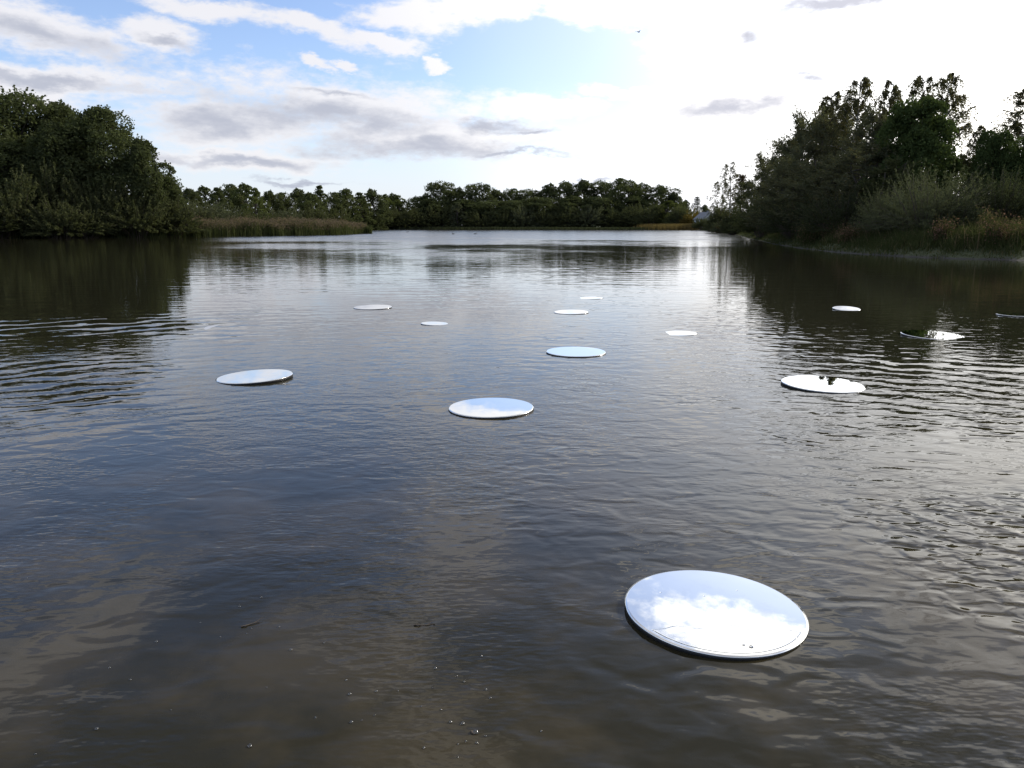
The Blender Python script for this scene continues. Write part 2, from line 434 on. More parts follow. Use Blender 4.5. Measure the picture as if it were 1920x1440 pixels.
# ------------------------------------------------------------------ tree building blocks
def unit(v): return v / np.maximum(np.linalg.norm(v, axis=-1, keepdims=True), 1e-9)
def leaves(C, L, W, droop=0.0, up=0.0, axis_dir=None, spread=1.0):
    """one diamond leaf per centre"""
    n = len(C)
    a = rng.normal(size=(n, 3)) * spread
    if axis_dir is not None: a = a * 0.45 + axis_dir
    a[:, 2] += up - droop
    a = unit(a); b = unit(np.cross(a, rng.normal(size=(n, 3))))
    l = L * rng.uniform(0.65, 1.3, (n, 1)) / 2; w = W * rng.uniform(0.65, 1.3, (n, 1)) / 2
    V = np.stack([C - a * l, C + b * w - a * l * 0.1, C + a * l, C - b * w - a * l * 0.1], 1).reshape(-1, 3)
    F = np.arange(n * 4).reshape(-1, 4)
    return V, F
def tube(path, r0, r1, k=6):
    path = np.asarray(path, float); n = len(path)
    t = unit(np.gradient(path, axis=0)); ref = np.array([0.31, 0.17, 0.93])
    u = unit(np.cross(t, ref)); v = np.cross(t, u)
    rad = np.linspace(r0, r1, n)[:, None, None]; th = np.linspace(0, 2 * np.pi, k, endpoint=False)
    V = path[:, None, :] + rad * (np.cos(th)[None, :, None] * u[:, None, :] + np.sin(th)[None, :, None] * v[:, None, :])
    i = np.arange(n * k).reshape(n, k)
    F = np.stack([i[:-1], np.roll(i[:-1], -1, 1), np.roll(i[1:], -1, 1), i[1:]], -1).reshape(-1, 4)
    return V.reshape(-1, 3), F
def joinVF(parts):
    V, F, o = [], [], 0
    for v, f in parts:
        V.append(v); F.append(f + o); o += len(v)
    return np.concatenate(V), np.concatenate(F)
def curve(a, b, sag=0.0, n=5, jit=0.0):
    t = np.linspace(0, 1, n)[:, None]; p = a * (1 - t) + b * t
    p[:, 2] += sag * np.sin(np.pi * t[:, 0]); 
    if jit: p[1:-1] += rng.normal(size=(n - 2, 3)) * jit
    return p

PROTO = {}
def finish(key, crownVF, trunkVF, leafm, barkm, n0=1):
    trunk, rest = trunkVF[:n0], trunkVF[n0:]
    trunkVF = joinVF(trunk) if trunk else None
    V, F = crownVF
    lo, hi = np.percentile(V, 1.0, axis=0), np.percentile(V, 99.0, axis=0)
    PROTO[key] = dict(crown=mesh_np(key + '_crown', V, F, M[leafm]), trunk=mesh_np(key + '_trunk', *trunkVF, M[barkm], True) if trunk else None,
                      branches=mesh_np(key + '_branches', *joinVF(rest), M[barkm], True),
                      H=float(np.percentile(V[:, 2], 99.8)), W=float(max(hi[0] - lo[0], hi[1] - lo[1])))

def broadleaf(key, H, Wd, leafm, nl=30, per=600, leaf=0.38, z0=0.12, pointy=0.0, shoots=160, fuzz=0.10, barkm='bark'):
    """trunk, limbs to lobes, leaves on the lobes and on the shoots that stick out of them"""
    parts = []; trunk = []
    top = np.array([rng.normal() * 0.3, rng.normal() * 0.3, H * 0.80])
    tp = curve(np.array([0, 0, -0.4]), top, 0, 8, H * 0.012)
    trunk.append(tube(tp, H * 0.020, H * 0.004, 8))
    Rr = Wd / 2
    Cl, Rl = [], []
    for i in range(nl):
        t = (i + rng.uniform(0.1, 0.9)) / nl
        z = H * (z0 + (0.93 - z0) * t)
        prof = max(0.06, 1 - abs((t - 0.42 + 0.2 * pointy) / 0.62) ** 2.5) ** (0.5 + 0.6 * pointy)
        ph = i * 2.39996 + rng.normal() * 0.5
        rl = Rr * rng.uniform(0.28, 0.42) * (0.6 + 0.4 * prof)
        rad = max(0.0, Rr * prof - rl * 0.7) * rng.uniform(0.5, 1.06)
        c = np.array([math.cos(ph) * rad, math.sin(ph) * rad, min(z, H - rl * 0.85)])
        Cl.append(c); Rl.append(rl)
        s = tp[min(7, 2 + int(5 * t * 0.8))]
        trunk.append(tube(curve(s, c, H * 0.02, 5, H * 0.008), H * 0.007, H * 0.0018, 5))
    for c, rl in zip(Cl, Rl):
        d = unit(rng.normal(size=(per, 3))); d[:, 2] = np.where(d[:, 2] < -0.3, -d[:, 2] * 0.6, d[:, 2]); d = unit(d)
        # clump the leaves on each lobe
        k = max(6, per // 28); kd = unit(rng.normal(size=(k, 3)) + np.array([0, 0, 0.25]))
        d = unit(kd[rng.integers(0, k, per)] + rng.normal(size=(per, 3)) * 0.33)
        rr = rl * (1 + rng.normal(size=(per, 1)) * fuzz - np.abs(rng.normal(size=(per, 1))) * 0.15)
        parts.append(leaves(c + d * rr * np.array([1, 1, 0.85]), leaf, leaf * 0.62, 0.25))
        ns = max(2, shoots // nl)
        for _ in range(ns):
            dd = unit(rng.normal(size=3) + np.array([0, 0, 0.9])); ln = rl * rng.uniform(0.15, 0.5)
            tt = rng.uniform(0.0, 1, (14, 1))
            q = c + dd * (rl * 0.95 + tt * ln) * np.array([1, 1, 0.9]) + rng.normal(size=(14, 3)) * leaf * 0.32 * (1.1 - tt)
            parts.append(leaves(q, leaf * 0.8, leaf * 0.5))
    finish(key, joinVF(parts), trunk, leafm, barkm)

def bush(key, H, Wd, leafm, shoots=320, per=45, leaf=0.22, ratio=0.42, upright=0.6, barkm='bark', fill=0.5):
    """many stems from the ground fanning out into a dome, leaves along them"""
    parts = []; stems = []
    for i in range(shoots):
        ph = rng.uniform(0, 2 * np.pi); q = math.sqrt(rng.uniform(0, 1))
        b = np.array([math.cos(ph) * q * Wd * 0.12, math.sin(ph) * q * Wd * 0.12, -0.1])
        th = math.acos(rng.uniform(0.02, 1.0)); lump = 0.86 + 0.16 * math.sin(3 * ph + 1.0) * math.sin(2.3 * th) + rng.uniform(-0.18, 0.14)
        e = np.array([math.cos(ph) * math.sin(th) * Wd / 2 * lump, math.sin(ph) * math.sin(th) * Wd / 2 * lump, H * max(0.08, math.cos(th)) ** 0.75 * lump])
        path = curve(b, e, H * 0.10 * math.sin(th), 5)
        if i % 4 == 0: stems.append(tube(path, H * 0.008, H * 0.0015, 4))
        t = rng.uniform(fill, 1.06, (per, 1)); j = np.clip(t * 4, 0, 3.999); k = j.astype(int)[:, 0]; f = j - k[:, None]
        pt = path[k] * (1 - f) + path[k + 1] * f + (t > 1) * (path[-1] - path[-2]) * (t - 1) * 4
        dirv = unit(path[-1] - path[-2]) + np.array([0, 0, upright])
        c = pt + rng.normal(size=(per, 3)) * Wd * 0.022 * (1.25 - t)
        parts.append(leaves(c, leaf, leaf * ratio, 0, 0, unit(dirv), 1.0))
    finish(key, joinVF(parts), stems, leafm, barkm, 0)

def willow_tree(key, H, Wd, leafm, limbs=34, subs=11, per=46, leaf=0.24, barkm='bark', z0=0.10):
    """upright feathery crown: limbs rising, leafy rods pointing up and out"""
    parts = []; trunk = []
    stems = []
    for s in range(3):
        ph = s * 2.1 + rng.uniform(0, 1); e = np.array([math.cos(ph) * Wd * 0.13, math.sin(ph) * Wd * 0.13, H * rng.uniform(0.74, 0.88)])
        p = curve(np.array([math.cos(ph) * 0.2, math.sin(ph) * 0.2, -0.3]), e, 0, 8, H * 0.012); stems.append(p)
        trunk.append(tube(p, H * 0.014, H * 0.003, 6))
    for i in range(limbs):
        st = stems[i % 3]; t = (i + rng.uniform(0, 1)) / limbs; s = st[min(7, 1 + int(6.4 * t))]
        prof = math.sin(math.pi * (0.24 + 0.70 * t)) ** 0.65
        ph = i * 2.39996 + rng.normal() * 0.4
        e = np.array([math.cos(ph) * Wd / 2 * prof * 0.84, math.sin(ph) * Wd / 2 * prof * 0.84, H * (z0 + 0.80 * t)]) * rng.uniform(0.84, 1.04)
        path = curve(s, e, -H * 0.02, 6, H * 0.006); trunk.append(tube(path, H * 0.006, H * 0.0015, 4))
        for k in range(subs):
            tt = rng.uniform(0.35, 1.0); j = min(4, int(tt * 5)); b = path[j] * (1 - (tt * 5 - j)) + path[j + 1] * (tt * 5 - j)
            dv = unit(unit(e - s) * 0.55 + np.array([0, 0, 0.75]) + rng.normal(size=3) * 0.5); ln = Wd * rng.uniform(0.10, 0.22)
            u = rng.uniform(-0.15, 1.0, (per, 1))
            c = b + dv * u * ln + rng.normal(size=(per, 3)) * Wd * 0.026 * (1.15 - u)
            parts.append(leaves(c, leaf, leaf * 0.40, 0.15, 0, dv * 0.7))
    finish(key, joinVF(parts), trunk, leafm, barkm, 1)

def birch(key, H, Wd, leafm='birch_leaf', limbs=30, strands=9, per=26, leaf=0.20, hang=0.11, barkm='birch_bark'):
    parts = []; trunk = []
    tp = curve(np.array([0, 0, -0.3]), np.array([rng.normal() * 0.25, rng.normal() * 0.25, H * 0.97]), 0, 9, H * 0.010)
    trunk.append(tube(tp, H * 0.012, H * 0.002, 7))
    for i in range(limbs):
        t = (i + rng.uniform(0, 1)) / limbs; z = 0.22 + 0.74 * t; j = z / 0.97 * 8; k = min(7, int(j)); s = tp[k] * (1 - (j - k)) + tp[k + 1] * (j - k)
        prof = (math.sin(math.pi * (0.16 + 0.78 * t)) ** 0.8)
        ph = i * 2.39996 + rng.normal() * 0.5; ln = Wd / 2 * prof * rng.uniform(0.6, 1.05)
        e = s + np.array([math.cos(ph) * ln, math.sin(ph) * ln, ln * rng.uniform(0.25, 0.85)])
        path = curve(s, e, ln * 0.12, 6); trunk.append(tube(path, H * 0.004, H * 0.001, 4))
        for q in range(strands):
            tt = rng.uniform(0.3, 1.0); jj = min(4, int(tt * 5)); b = path[jj] + (path[jj + 1] - path[jj]) * (tt * 5 - jj)
            L = H * hang * rng.uniform(0.4, 1.25)
            dr = np.array([math.cos(ph), math.sin(ph), 0]) * 0.25 + rng.normal(size=3) * 0.22
            u = np.sort(rng.uniform(-0.12, 1.0, (per, 1)), 0)
            c = b + dr * u * L + np.array([0, 0, -1.0]) * L * np.abs(u) ** 1.5 * 0.9 + rng.normal(size=(per, 3)) * Wd * 0.013
            parts.append(leaves(c, leaf, leaf * 0.55, 0.5))
    finish(key, joinVF(parts), trunk, leafm, barkm)

def conifer(key, H, Wd, leafm, whorls=17, arms=9, per=34, leaf=0.30, open_=0.3):
    parts = []; trunk = []
    tp = curve(np.array([0, 0, -0.3]), np.array([0.1, 0.05, H]), 0, 8, H * 0.003); trunk.append(tube(tp, H * 0.013, H * 0.001, 6))
    for w in range(whorls):
        z = H * (0.10 + 0.88 * w / whorls); rad = Wd / 2 * (1 - (w / whorls)) ** 0.85 + 0.12
        for a in range(arms):
            ph = a * 2 * np.pi / arms + w * 0.7 + rng.normal() * 0.2; ln = rad * rng.uniform(0.6, 1.08)
            s = np.array([0, 0, z]); e = s + np.array([math.cos(ph) * ln, math.sin(ph) * ln, -ln * rng.uniform(0.05, 0.4)])
            trunk.append(tube(curve(s, e, ln * 0.08, 4), H * 0.003, H * 0.0008, 3))
            u = rng.uniform(0.1, 1.0, (per, 1)); c = s * (1 - u) + e * u + rng.normal(size=(per, 3)) * Wd * 0.03 * np.array([1, 1, 0.7])
            c[:, 2] -= np.abs(rng.normal(size=per)) * H * 0.012
            parts.append(leaves(c, leaf, leaf * 0.32, 0.5, 0, unit(e - s) * 0.5))
    finish(key, joinVF(parts), trunk, leafm, 'bark')

broadleaf('alder_a', 22, 20, 'alder_leaf', 46, 700, 0.46, 0.10, 0.0, 300)
broadleaf('alder_b', 21, 17, 'alder_leaf', 42, 700, 0.44, 0.08, 0.2, 300)
broadleaf('alder_c', 16, 11, 'alder_leaf', 32, 600, 0.40, 0.10, 0.3, 240)
broadleaf('oak_a', 20, 15, 'oak_leaf', 32, 400, 0.55, 0.06, 0.0, 90)
broadleaf('oak_b', 20, 13, 'oak_leaf', 32, 400, 0.55, 0.06, 0.2, 110)
broadleaf('oak_c', 19, 16, 'far_leaf', 32, 400, 0.55, 0.06, 0.1, 100)
broadleaf('poplar_a', 18, 8, 'far_leaf', 22, 300, 0.48, 0.06, 0.5, 130)
broadleaf('poplar_b', 16, 8.5, 'far_leaf', 20, 300, 0.48, 0.06, 0.3, 120)
broadleaf('pale_grey', 15, 8, 'grey_leaf', 18, 300, 0.45, 0.06, 0.3, 100)
broadleaf('pale_a', 15, 8, 'pale_leaf', 18, 300, 0.45, 0.06, 0.3, 100)
bush('bush_a', 7, 11, 'bush_leaf', 340, 44, 0.30, 0.5)
bush('bush_b', 6, 8, 'bush_leaf', 300, 44, 0.28, 0.5)
bush('bush_c', 6, 9, 'grey_leaf', 300, 40, 0.32, 0.45)
bush('bush_orange', 6, 9, 'orange_leaf', 220, 36, 0.36, 0.5)
bush('shrub_feather', 5, 7, 'grey_leaf', 520, 46, 0.15, 0.26, 1.0, fill=0.35)
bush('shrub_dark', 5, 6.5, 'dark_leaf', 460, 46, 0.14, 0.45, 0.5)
willow_tree('willow_a', 13, 7.5, 'willow_leaf', 40, 12, 48, 0.24)
willow_tree('willow_b', 12, 8.5, 'willow_leaf', 42, 12, 48, 0.24)
willow_tree('willow_c', 11, 6.0, 'bush_leaf', 34, 11, 48, 0.22)
broadleaf('ivy_a', 11, 7.5, 'ivy_leaf', 46, 720, 0.24, 0.10, 0.0, 240, 0.08)
birch('birch_a', 15, 6.0, limbs=44, strands=12, per=28)
birch('birch_b', 14, 5.0, limbs=40, strands=12, per=28)
birch('birch_thin', 16, 6.5, limbs=30, strands=7, per=20, leaf=0.26)
conifer('spruce_a', 14, 7, 'needle')
conifer('spruce_brown', 13, 7.5, 'brown_needle')

TREES = []
def plant(proto, px, top, wpx, Y, label, cat='tree', group=None, name=None):
    """a tree that stands at depth Y, as wide and high as the photograph shows it there"""
    p = PROTO[proto]
    base = at(px, HORIZON, Y); gz = zat(base.x, base.y)
    ztop = at(px, top, Y).z
    W = wpx / FOC * Y
    o = empty(name or {'bush': 'bush', 'shrub': 'shrub', 'tree': 'tree'}[cat], (base.x, base.y, gz), random.uniform(0, 6.283))
    s = max(0.2, (ztop - gz) / p['H']); w = W / p['W']
    o.scale = (w, w, s)
    if p['trunk']: link('trunk', p['trunk'], o)
    b = link('branches' if p['trunk'] else 'stems', p['branches'], o); b['kind'] = 'stuff'
    link('crown', p['crown'], o)
    tag(o, label, cat, group)
    TREES.append(o)
    return o

G_LEFT = 'trees and bushes on the wooded bank behind the reeds'
for a in [
    ('alder_a', -95, 188, 260, 132, 'dark broadleaf tree on the wooded bank, cut by the picture\'s left edge', 'tree'),
    ('bush_b', -14, 384, 150, 114.5, 'low willow bush overhanging the water at the extreme left edge', 'bush'),
    ('alder_b', -260, 190, 230, 126, 'dark tree of the left bank wholly outside the picture', 'tree'),
    ('alder_a', -420, 180, 260, 122, 'dark tree farther along the left bank outside the picture', 'tree'),
    ('bush_a', -180, 330, 200, 116, 'bush on the left bank outside the picture', 'bush'),
    ('bush_a', -330, 330, 240, 112, 'bush farther along the left bank outside the picture', 'bush'),
    ('alder_a', 45, 172, 235, 134, 'tallest dark broadleaf tree on the wooded bank at the left', 'tree'),
    ('alder_b', 205, 203, 190, 130, 'big round-headed dark tree standing lakeward of the tallest tree on the left bank', 'tree'),
    ('alder_c', 280, 262, 112, 127, 'outermost tree of the left wood, with ragged edge of leaves against the sky', 'tree'),
    ('alder_b', 134, 194, 160, 138, 'dark crown filling the shoulder between the two tallest trees of the left wood', 'tree'),
    ('alder_c', 118, 232, 150, 126, 'dark tree below the gap between the two tallest crowns of the left wood', 'tree'),
    ('alder_b', 20, 262, 190, 124, 'shadowed lower tree in front of the tallest tree at the left edge', 'tree'),
    ('alder_c', 318, 330, 70, 130, 'small tree at the lakeward foot of the left wood', 'tree'),
    ('bush_a', 36, 320, 190, 119, 'large olive willow bush leaning over the water at the left edge', 'bush'),
    ('bush_b', 112, 300, 120, 122, 'tall dark domed bush under the left wood, topmost of the bushes', 'bush'),
    ('bush_b', 116, 376, 110, 116.5, 'low olive bush at the waterline where the reed bed begins', 'bush'),
    ('bush_a', 190, 330, 130, 123, 'broad dull green bush below the round-headed left tree', 'bush'),
    ('bush_a', 258, 352, 130, 124, 'bush behind the reeds right under the outermost left tree', 'bush'),
    ('bush_b', 322, 374, 100, 128, 'low bush behind the reeds at the corner of the left wood', 'bush'),
    ('bush_c', 376, 376, 92, 152, 'pale yellowish bush beyond the corner of the left wood', 'bush'),
    ('bush_a', -70, 335, 170, 120, 'willow bush mostly outside the picture\'s left edge', 'bush'),
    ('bush_b', 160, 380, 110, 119, 'low shadowed bush just behind the near end of the reed bed', 'bush'),
]: plant(*a[:5], a[5], a[6], G_LEFT)

G_FL = 'trees of the far shore behind the reed spit'
for a in [
    ('oak_b', 360, 354, 50, 262, 'first dark tree of the far row beside the left wood', 'tree'),
    ('poplar_b', 386, 349, 40, 270, 'dark tree with notched top, second of the far row beyond the left wood', 'tree'),
    ('poplar_a', 412, 352, 38, 255, 'narrow pale green tree above the dark round bush behind the reeds', 'tree'),
    ('oak_c', 434, 346, 52, 275, 'broad domed tree, one of the two highest in the far row behind the reeds', 'tree'),
    ('poplar_b', 462, 344, 44, 268, 'highest tree in the far row behind the reed spit', 'tree'),
    ('pale_a', 482, 352, 40, 250, 'lighter green tree next to the highest one of the far row', 'tree'),
    ('oak_b', 508, 358, 44, 280, 'plain dark tree between the pale tree and the low saddle of the far row', 'tree'),
    ('oak_c', 533, 361, 42, 285, 'lowest-topped dark tree in the saddle of the far row', 'tree'),
    ('oak_b', 562, 354, 48, 290, 'round dark tree just after the saddle of the far row', 'tree'),
    ('poplar_b', 583, 361, 40, 278, 'mid green tree squeezed before the pointed tree of the far row', 'tree'),
    ('poplar_a', 602, 348, 36, 292, 'pointed tree sticking up from the far row behind the reeds', 'tree'),
    ('oak_c', 628, 361, 44, 300, 'flat-topped tree right after the pointed one in the far row', 'tree'),
    ('poplar_b', 652, 354, 46, 305, 'domed light-edged tree above the end of the reed spit', 'tree'),
    ('poplar_a', 676, 361, 38, 312, 'slim tree above the tip of the reed spit', 'tree'),
    ('oak_b', 699, 355, 46, 322, 'ragged-topped dark tree beyond the tip of the reed spit', 'tree'),
    ('pale_a', 724, 364, 34, 350, 'sunlit yellow-green tree in the dip of the far skyline', 'tree'),
    ('pale_a', 748, 366, 36, 356, 'second sunlit tree in the dip of the far skyline, beside the middle wood', 'tree'),
    ('oak_b', 738, 363, 36, 362, 'dark tree top between the two sunlit trees of the skyline dip', 'tree'),
    ('bush_c', 422, 384, 58, 225, 'dark round bush like a ball behind the reeds', 'bush'),
    ('bush_b', 468, 394, 64, 232, 'low dim bush next to the ball-shaped bush behind the reeds', 'bush'),
    ('bush_c', 545, 389, 62, 262, 'grey-green domed bush behind the middle of the reed spit', 'bush'),
    ('bush_b', 588, 388, 48, 270, 'small bush beside the grey-green dome behind the reed spit', 'bush'),
    ('bush_a', 630, 392, 62, 290, 'broad low bush behind the outer part of the reed spit', 'bush'),
    ('bush_a', 675, 391, 62, 322, 'shadowed bush at the far shore behind the reed tip', 'bush'),
    ('bush_b', 716, 390, 60, 338, 'dark bush at the waterline just clear of the reed tip', 'bush'),
    ('bush_a', 755, 388, 62, 341, 'wide dark bush under the dip of the far skyline', 'bush'),
    ('bush_b', 500, 396, 56, 240, 'flat bush low behind the reeds near the saddle of the far row', 'bush'),
]: plant(a[0], a[1], a[2], a[3] * 1.25, a[4], a[5], a[6], G_FL)

G_MID = 'trees of the middle wood on the far shore'
for a in [
    ('oak_c', 788, 368, 50, 356, 'low green tree that begins the middle wood beside the skyline dip', 'tree'),
    ('oak_a', 826, 341, 62, 358, 'tall gappy oak with sky showing through, first summit of the middle wood', 'tree'),
    ('oak_b', 860, 352, 48, 362, 'tree in the notch right after the gappy oak of the middle wood', 'tree'),
    ('oak_a', 898, 344, 58, 360, 'round-topped second summit of the middle wood', 'tree'),
    ('oak_b', 930, 356, 46, 364, 'tree on the falling shoulder after the second summit of the middle wood', 'tree'),
    ('oak_c', 958, 354, 42, 366, 'lowest top in the middle of the far wood', 'tree'),
    ('oak_a', 992, 355, 50, 366, 'broad low top before the long high ridge of the middle wood', 'tree'),
    ('oak_b', 1030, 345, 56, 366, 'first crown of the long high ridge of the middle wood', 'tree'),
    ('oak_a', 1062, 341, 54, 368, 'second crown of the long high ridge of the middle wood', 'tree'),
    ('oak_b', 1094, 338, 54, 366, 'third crown of the long high ridge of the middle wood', 'tree'),
    ('oak_a', 1127, 340, 52, 368, 'fourth crown of the long high ridge of the middle wood', 'tree'),
    ('oak_c', 1164, 335, 60, 360, 'highest crown of the middle wood, greenish and lit on one side', 'tree'),
    ('oak_a', 1198, 344, 50, 362, 'crown just after the highest one, before the gap of the middle wood', 'tree'),
    ('oak_a', 1238, 348, 58, 358, 'round dark crown that stands apart at the end of the middle wood', 'tree'),
    ('oak_b', 1262, 360, 34, 356, 'narrow last crown of the middle wood above the sunlit bushes', 'tree'),
    ('oak_b', 872, 374, 66, 350, 'dark tree low in front of the notch after the gappy oak', 'tree'), ('oak_a', 925, 376, 66, 350, 'dark tree low in front of the shoulder after the second summit', 'tree'), ('oak_a', 1008, 370, 74, 352, 'dark tree low in front of the start of the long ridge', 'tree'),
    ('oak_b', 1072, 368, 74, 352, 'dark tree low in front of the second crown of the long ridge', 'tree'), ('oak_a', 1130, 368, 74, 352, 'dark tree low in front of the fourth crown of the long ridge', 'tree'), ('oak_b', 1186, 368, 64, 352, 'dark tree low in front, under the highest crown of the middle wood', 'tree'),
    ('oak_b', 806, 372, 60, 350, 'dark tree low in front, under the gappy oak', 'tree'), ('oak_a', 965, 376, 66, 350, 'dark tree low in front of the lowest top of the middle wood', 'tree'),
    ('bush_a', 786, 390, 66, 344, 'dark bush at the waterline under the start of the middle wood', 'bush'),
    ('bush_b', 822, 385, 56, 345, 'domed bush at the water below the gappy oak', 'bush'),
    ('pale_grey', 858, 380, 26, 341, 'narrow grey-green young tree standing out against the dark middle wood', 'tree'),
    ('bush_a', 905, 394, 64, 343, 'dim bush at the water right of the grey-green young tree', 'bush'),
    ('bush_b', 945, 397, 54, 343, 'lowest bush along the water in the middle of the far wood', 'bush'),
    ('bush_c', 982, 386, 62, 344, 'greyish dome-shaped bush at the water before the long ridge', 'bush'),
    ('bush_b', 1022, 391, 56, 344, 'small dark bush between the greyish dome and the pair of tall bushes', 'bush'),
    ('bush_a', 1058, 384, 64, 345, 'first of the pair of tall grey bushes below the long ridge', 'bush'),
    ('bush_c', 1098, 385, 62, 344, 'second of the pair of tall grey bushes, touched with light green', 'bush'),
    ('bush_b', 1142, 394, 62, 343, 'low dark bush below the highest crown of the middle wood', 'bush'),
    ('bush_a', 1178, 388, 62, 344, 'dark bush below the gap at the end of the middle wood', 'bush'),
    ('bush_a', 1214, 380, 66, 338, 'tall light-topped bush beside the golden reeds', 'bush'),
    ('pale_a', 1252, 376, 52, 336, 'yellow-green sunlit tall bush behind the golden reeds', 'bush'),
    ('bush_b', 1278, 384, 48, 326, 'green bush between the sunlit bush and the orange one', 'bush'),
    ('bush_orange', 1298, 394, 34, 318, 'orange-brown autumn bush beside the white house', 'bush'),
]: plant(a[0], a[1], a[2], a[3] * 1.22, a[4], a[5], a[6], G_MID)

G_RF = 'trees round the house at the far end of the right bank'
for a in [
    ('oak_b', 1284, 375, 26, 372, 'small far tree seen over the orange bush', 'tree'),
    ('spruce_a', 1305, 369, 34, 350, 'dark pointed conifer behind the white house', 'tree'),
    ('oak_b', 1320, 384, 26, 345, 'dark low tree right behind the roof of the white house', 'tree'),
    ('birch_thin', 1339, 376, 26, 255, 'little pale wispy tree beside the white house', 'tree'),
    ('birch_thin', 1356, 338, 46, 205, 'pale thin birch leaning left of the tall wispy birch', 'tree'),
    ('birch_thin', 1371, 304, 46, 195, 'tall wispy pale birch rising alone over the far end of the right bank', 'tree'),
    ('spruce_brown', 1386, 328, 62, 170, 'brownish conifer with drooping tiered boughs beside the wispy birch', 'tree'),
    ('bush_b', 1352, 384, 52, 200, 'brownish bush at the foot of the pale birches', 'bush'),
    ('bush_b', 1374, 386, 44, 160, 'dark rounded bush below the brownish conifer', 'bush'),
    ('bush_b', 1319, 408, 40, 285, 'bush hiding the lower wall of the white house', 'bush'),
    ('bush_b', 1340, 402, 26, 262, 'slender dark bush beside the white house gable', 'bush'),
    ('bush_c', 1334, 412, 30, 235, 'pale low bush at the far waterline by the house', 'bush'),
    ('bush_c', 1352, 414, 34, 190, 'small grey bush at the water where the right bank begins', 'bush'),
    ('bush_b', 1376, 416, 36, 158, 'yellowish low bush on the bank below the dark rounded bush', 'bush'),
]: plant(*a[:5], a[5], a[6], G_RF)

G_R = 'trees and shrubs on the right bank'
for a in [
    ('willow_c', 1412, 330, 56, 135, 'smallest outer willow where the right wood slopes down to the far shore', 'tree'),
    ('willow_a', 1438, 288, 74, 120, 'second willow up the slope of the right wood\'s outline', 'tree'),
    ('willow_b', 1468, 246, 88, 108, 'third willow up the slope of the right wood\'s outline', 'tree'),
    ('willow_a', 1504, 204, 96, 96, 'dark tall willow with a dense spire-like top', 'tree'),
    ('willow_b', 1548, 192, 110, 88, 'olive willow between the spire-topped willow and the sparse birch', 'tree'),
    ('birch_b', 1540, 176, 70, 92, 'thin see-through crown behind the olive willow', 'tree'),
    ('birch_a', 1588, 147, 78, 84, 'sparse pale-leaved birch, tallest point left of the dip in the right wood', 'tree'),
    ('willow_a', 1622, 205, 96, 76, 'olive-brown willow under the dip in the right wood\'s skyline', 'tree'),
    ('birch_b', 1655, 150, 60, 82, 'first of the three drooping birches behind the dark green crown', 'tree'),
    ('birch_a', 1706, 143, 72, 80, 'middle one of the three drooping birches behind the dark green crown', 'tree'),
    ('birch_a', 1756, 137, 70, 76, 'tallest drooping birch, third behind the dark green crown', 'tree'),
    ('ivy_a', 1702, 186, 140, 66, 'dense dark green leafy crown in front of the drooping birches', 'tree'),
    ('ivy_a', 1850, 245, 84, 62, 'bright green rounded tree near the right edge', 'tree'),
    ('birch_b', 1836, 236, 66, 70, 'thin birch showing over the bright green rounded tree', 'tree'),
    ('birch_a', 1898, 168, 84, 66, 'tall drooping birch at the right edge of the picture', 'tree'),
    ('birch_a', 1950, 185, 96, 68, 'drooping birch half outside the picture\'s right edge', 'tree'),
    ('ivy_a', 1925, 250, 100, 60, 'green rounded tree under the birch at the right edge', 'tree'),
    ('willow_c', 1795, 290, 66, 70, 'dark narrow tree in the gap between the two green crowns', 'tree'),
    ('willow_b', 1484, 300, 130, 86, 'shadowed willow under the spire-topped willow', 'tree'),
    ('willow_b', 1548, 285, 150, 76, 'grey-brown willow in the dark middle of the right wood', 'tree'),
    ('willow_a', 1614, 270, 130, 68, 'olive willow in front of the wood, beside the dense dark crown', 'tree'),
    ('willow_c', 1668, 300, 90, 63, 'yellow-tinged tree at the foot of the dense dark green crown', 'tree'),
    ('bush_b', 1436, 368, 110, 104, 'dark bush at the foot of the sloping willows', 'bush'),
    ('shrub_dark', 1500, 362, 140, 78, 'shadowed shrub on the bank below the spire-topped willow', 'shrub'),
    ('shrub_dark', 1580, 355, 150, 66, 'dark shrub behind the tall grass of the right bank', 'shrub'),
    ('shrub_feather', 1738, 312, 172, 54, 'large feathery grey-green willow shrub on the right bank', 'shrub'),
    ('shrub_feather', 1664, 348, 110, 57, 'smaller feathery willow shrub beside the large one', 'shrub'),
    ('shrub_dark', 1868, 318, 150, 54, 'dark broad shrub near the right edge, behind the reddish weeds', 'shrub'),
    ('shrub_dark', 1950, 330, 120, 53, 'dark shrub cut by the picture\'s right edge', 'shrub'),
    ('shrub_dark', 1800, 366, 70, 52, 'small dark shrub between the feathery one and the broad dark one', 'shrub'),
]: plant(a[0], a[1], a[2], a[3] * (1.2 if a[0][:3] in ('bir', 'wil') else 1.0), a[4], a[5], a[6], G_R)

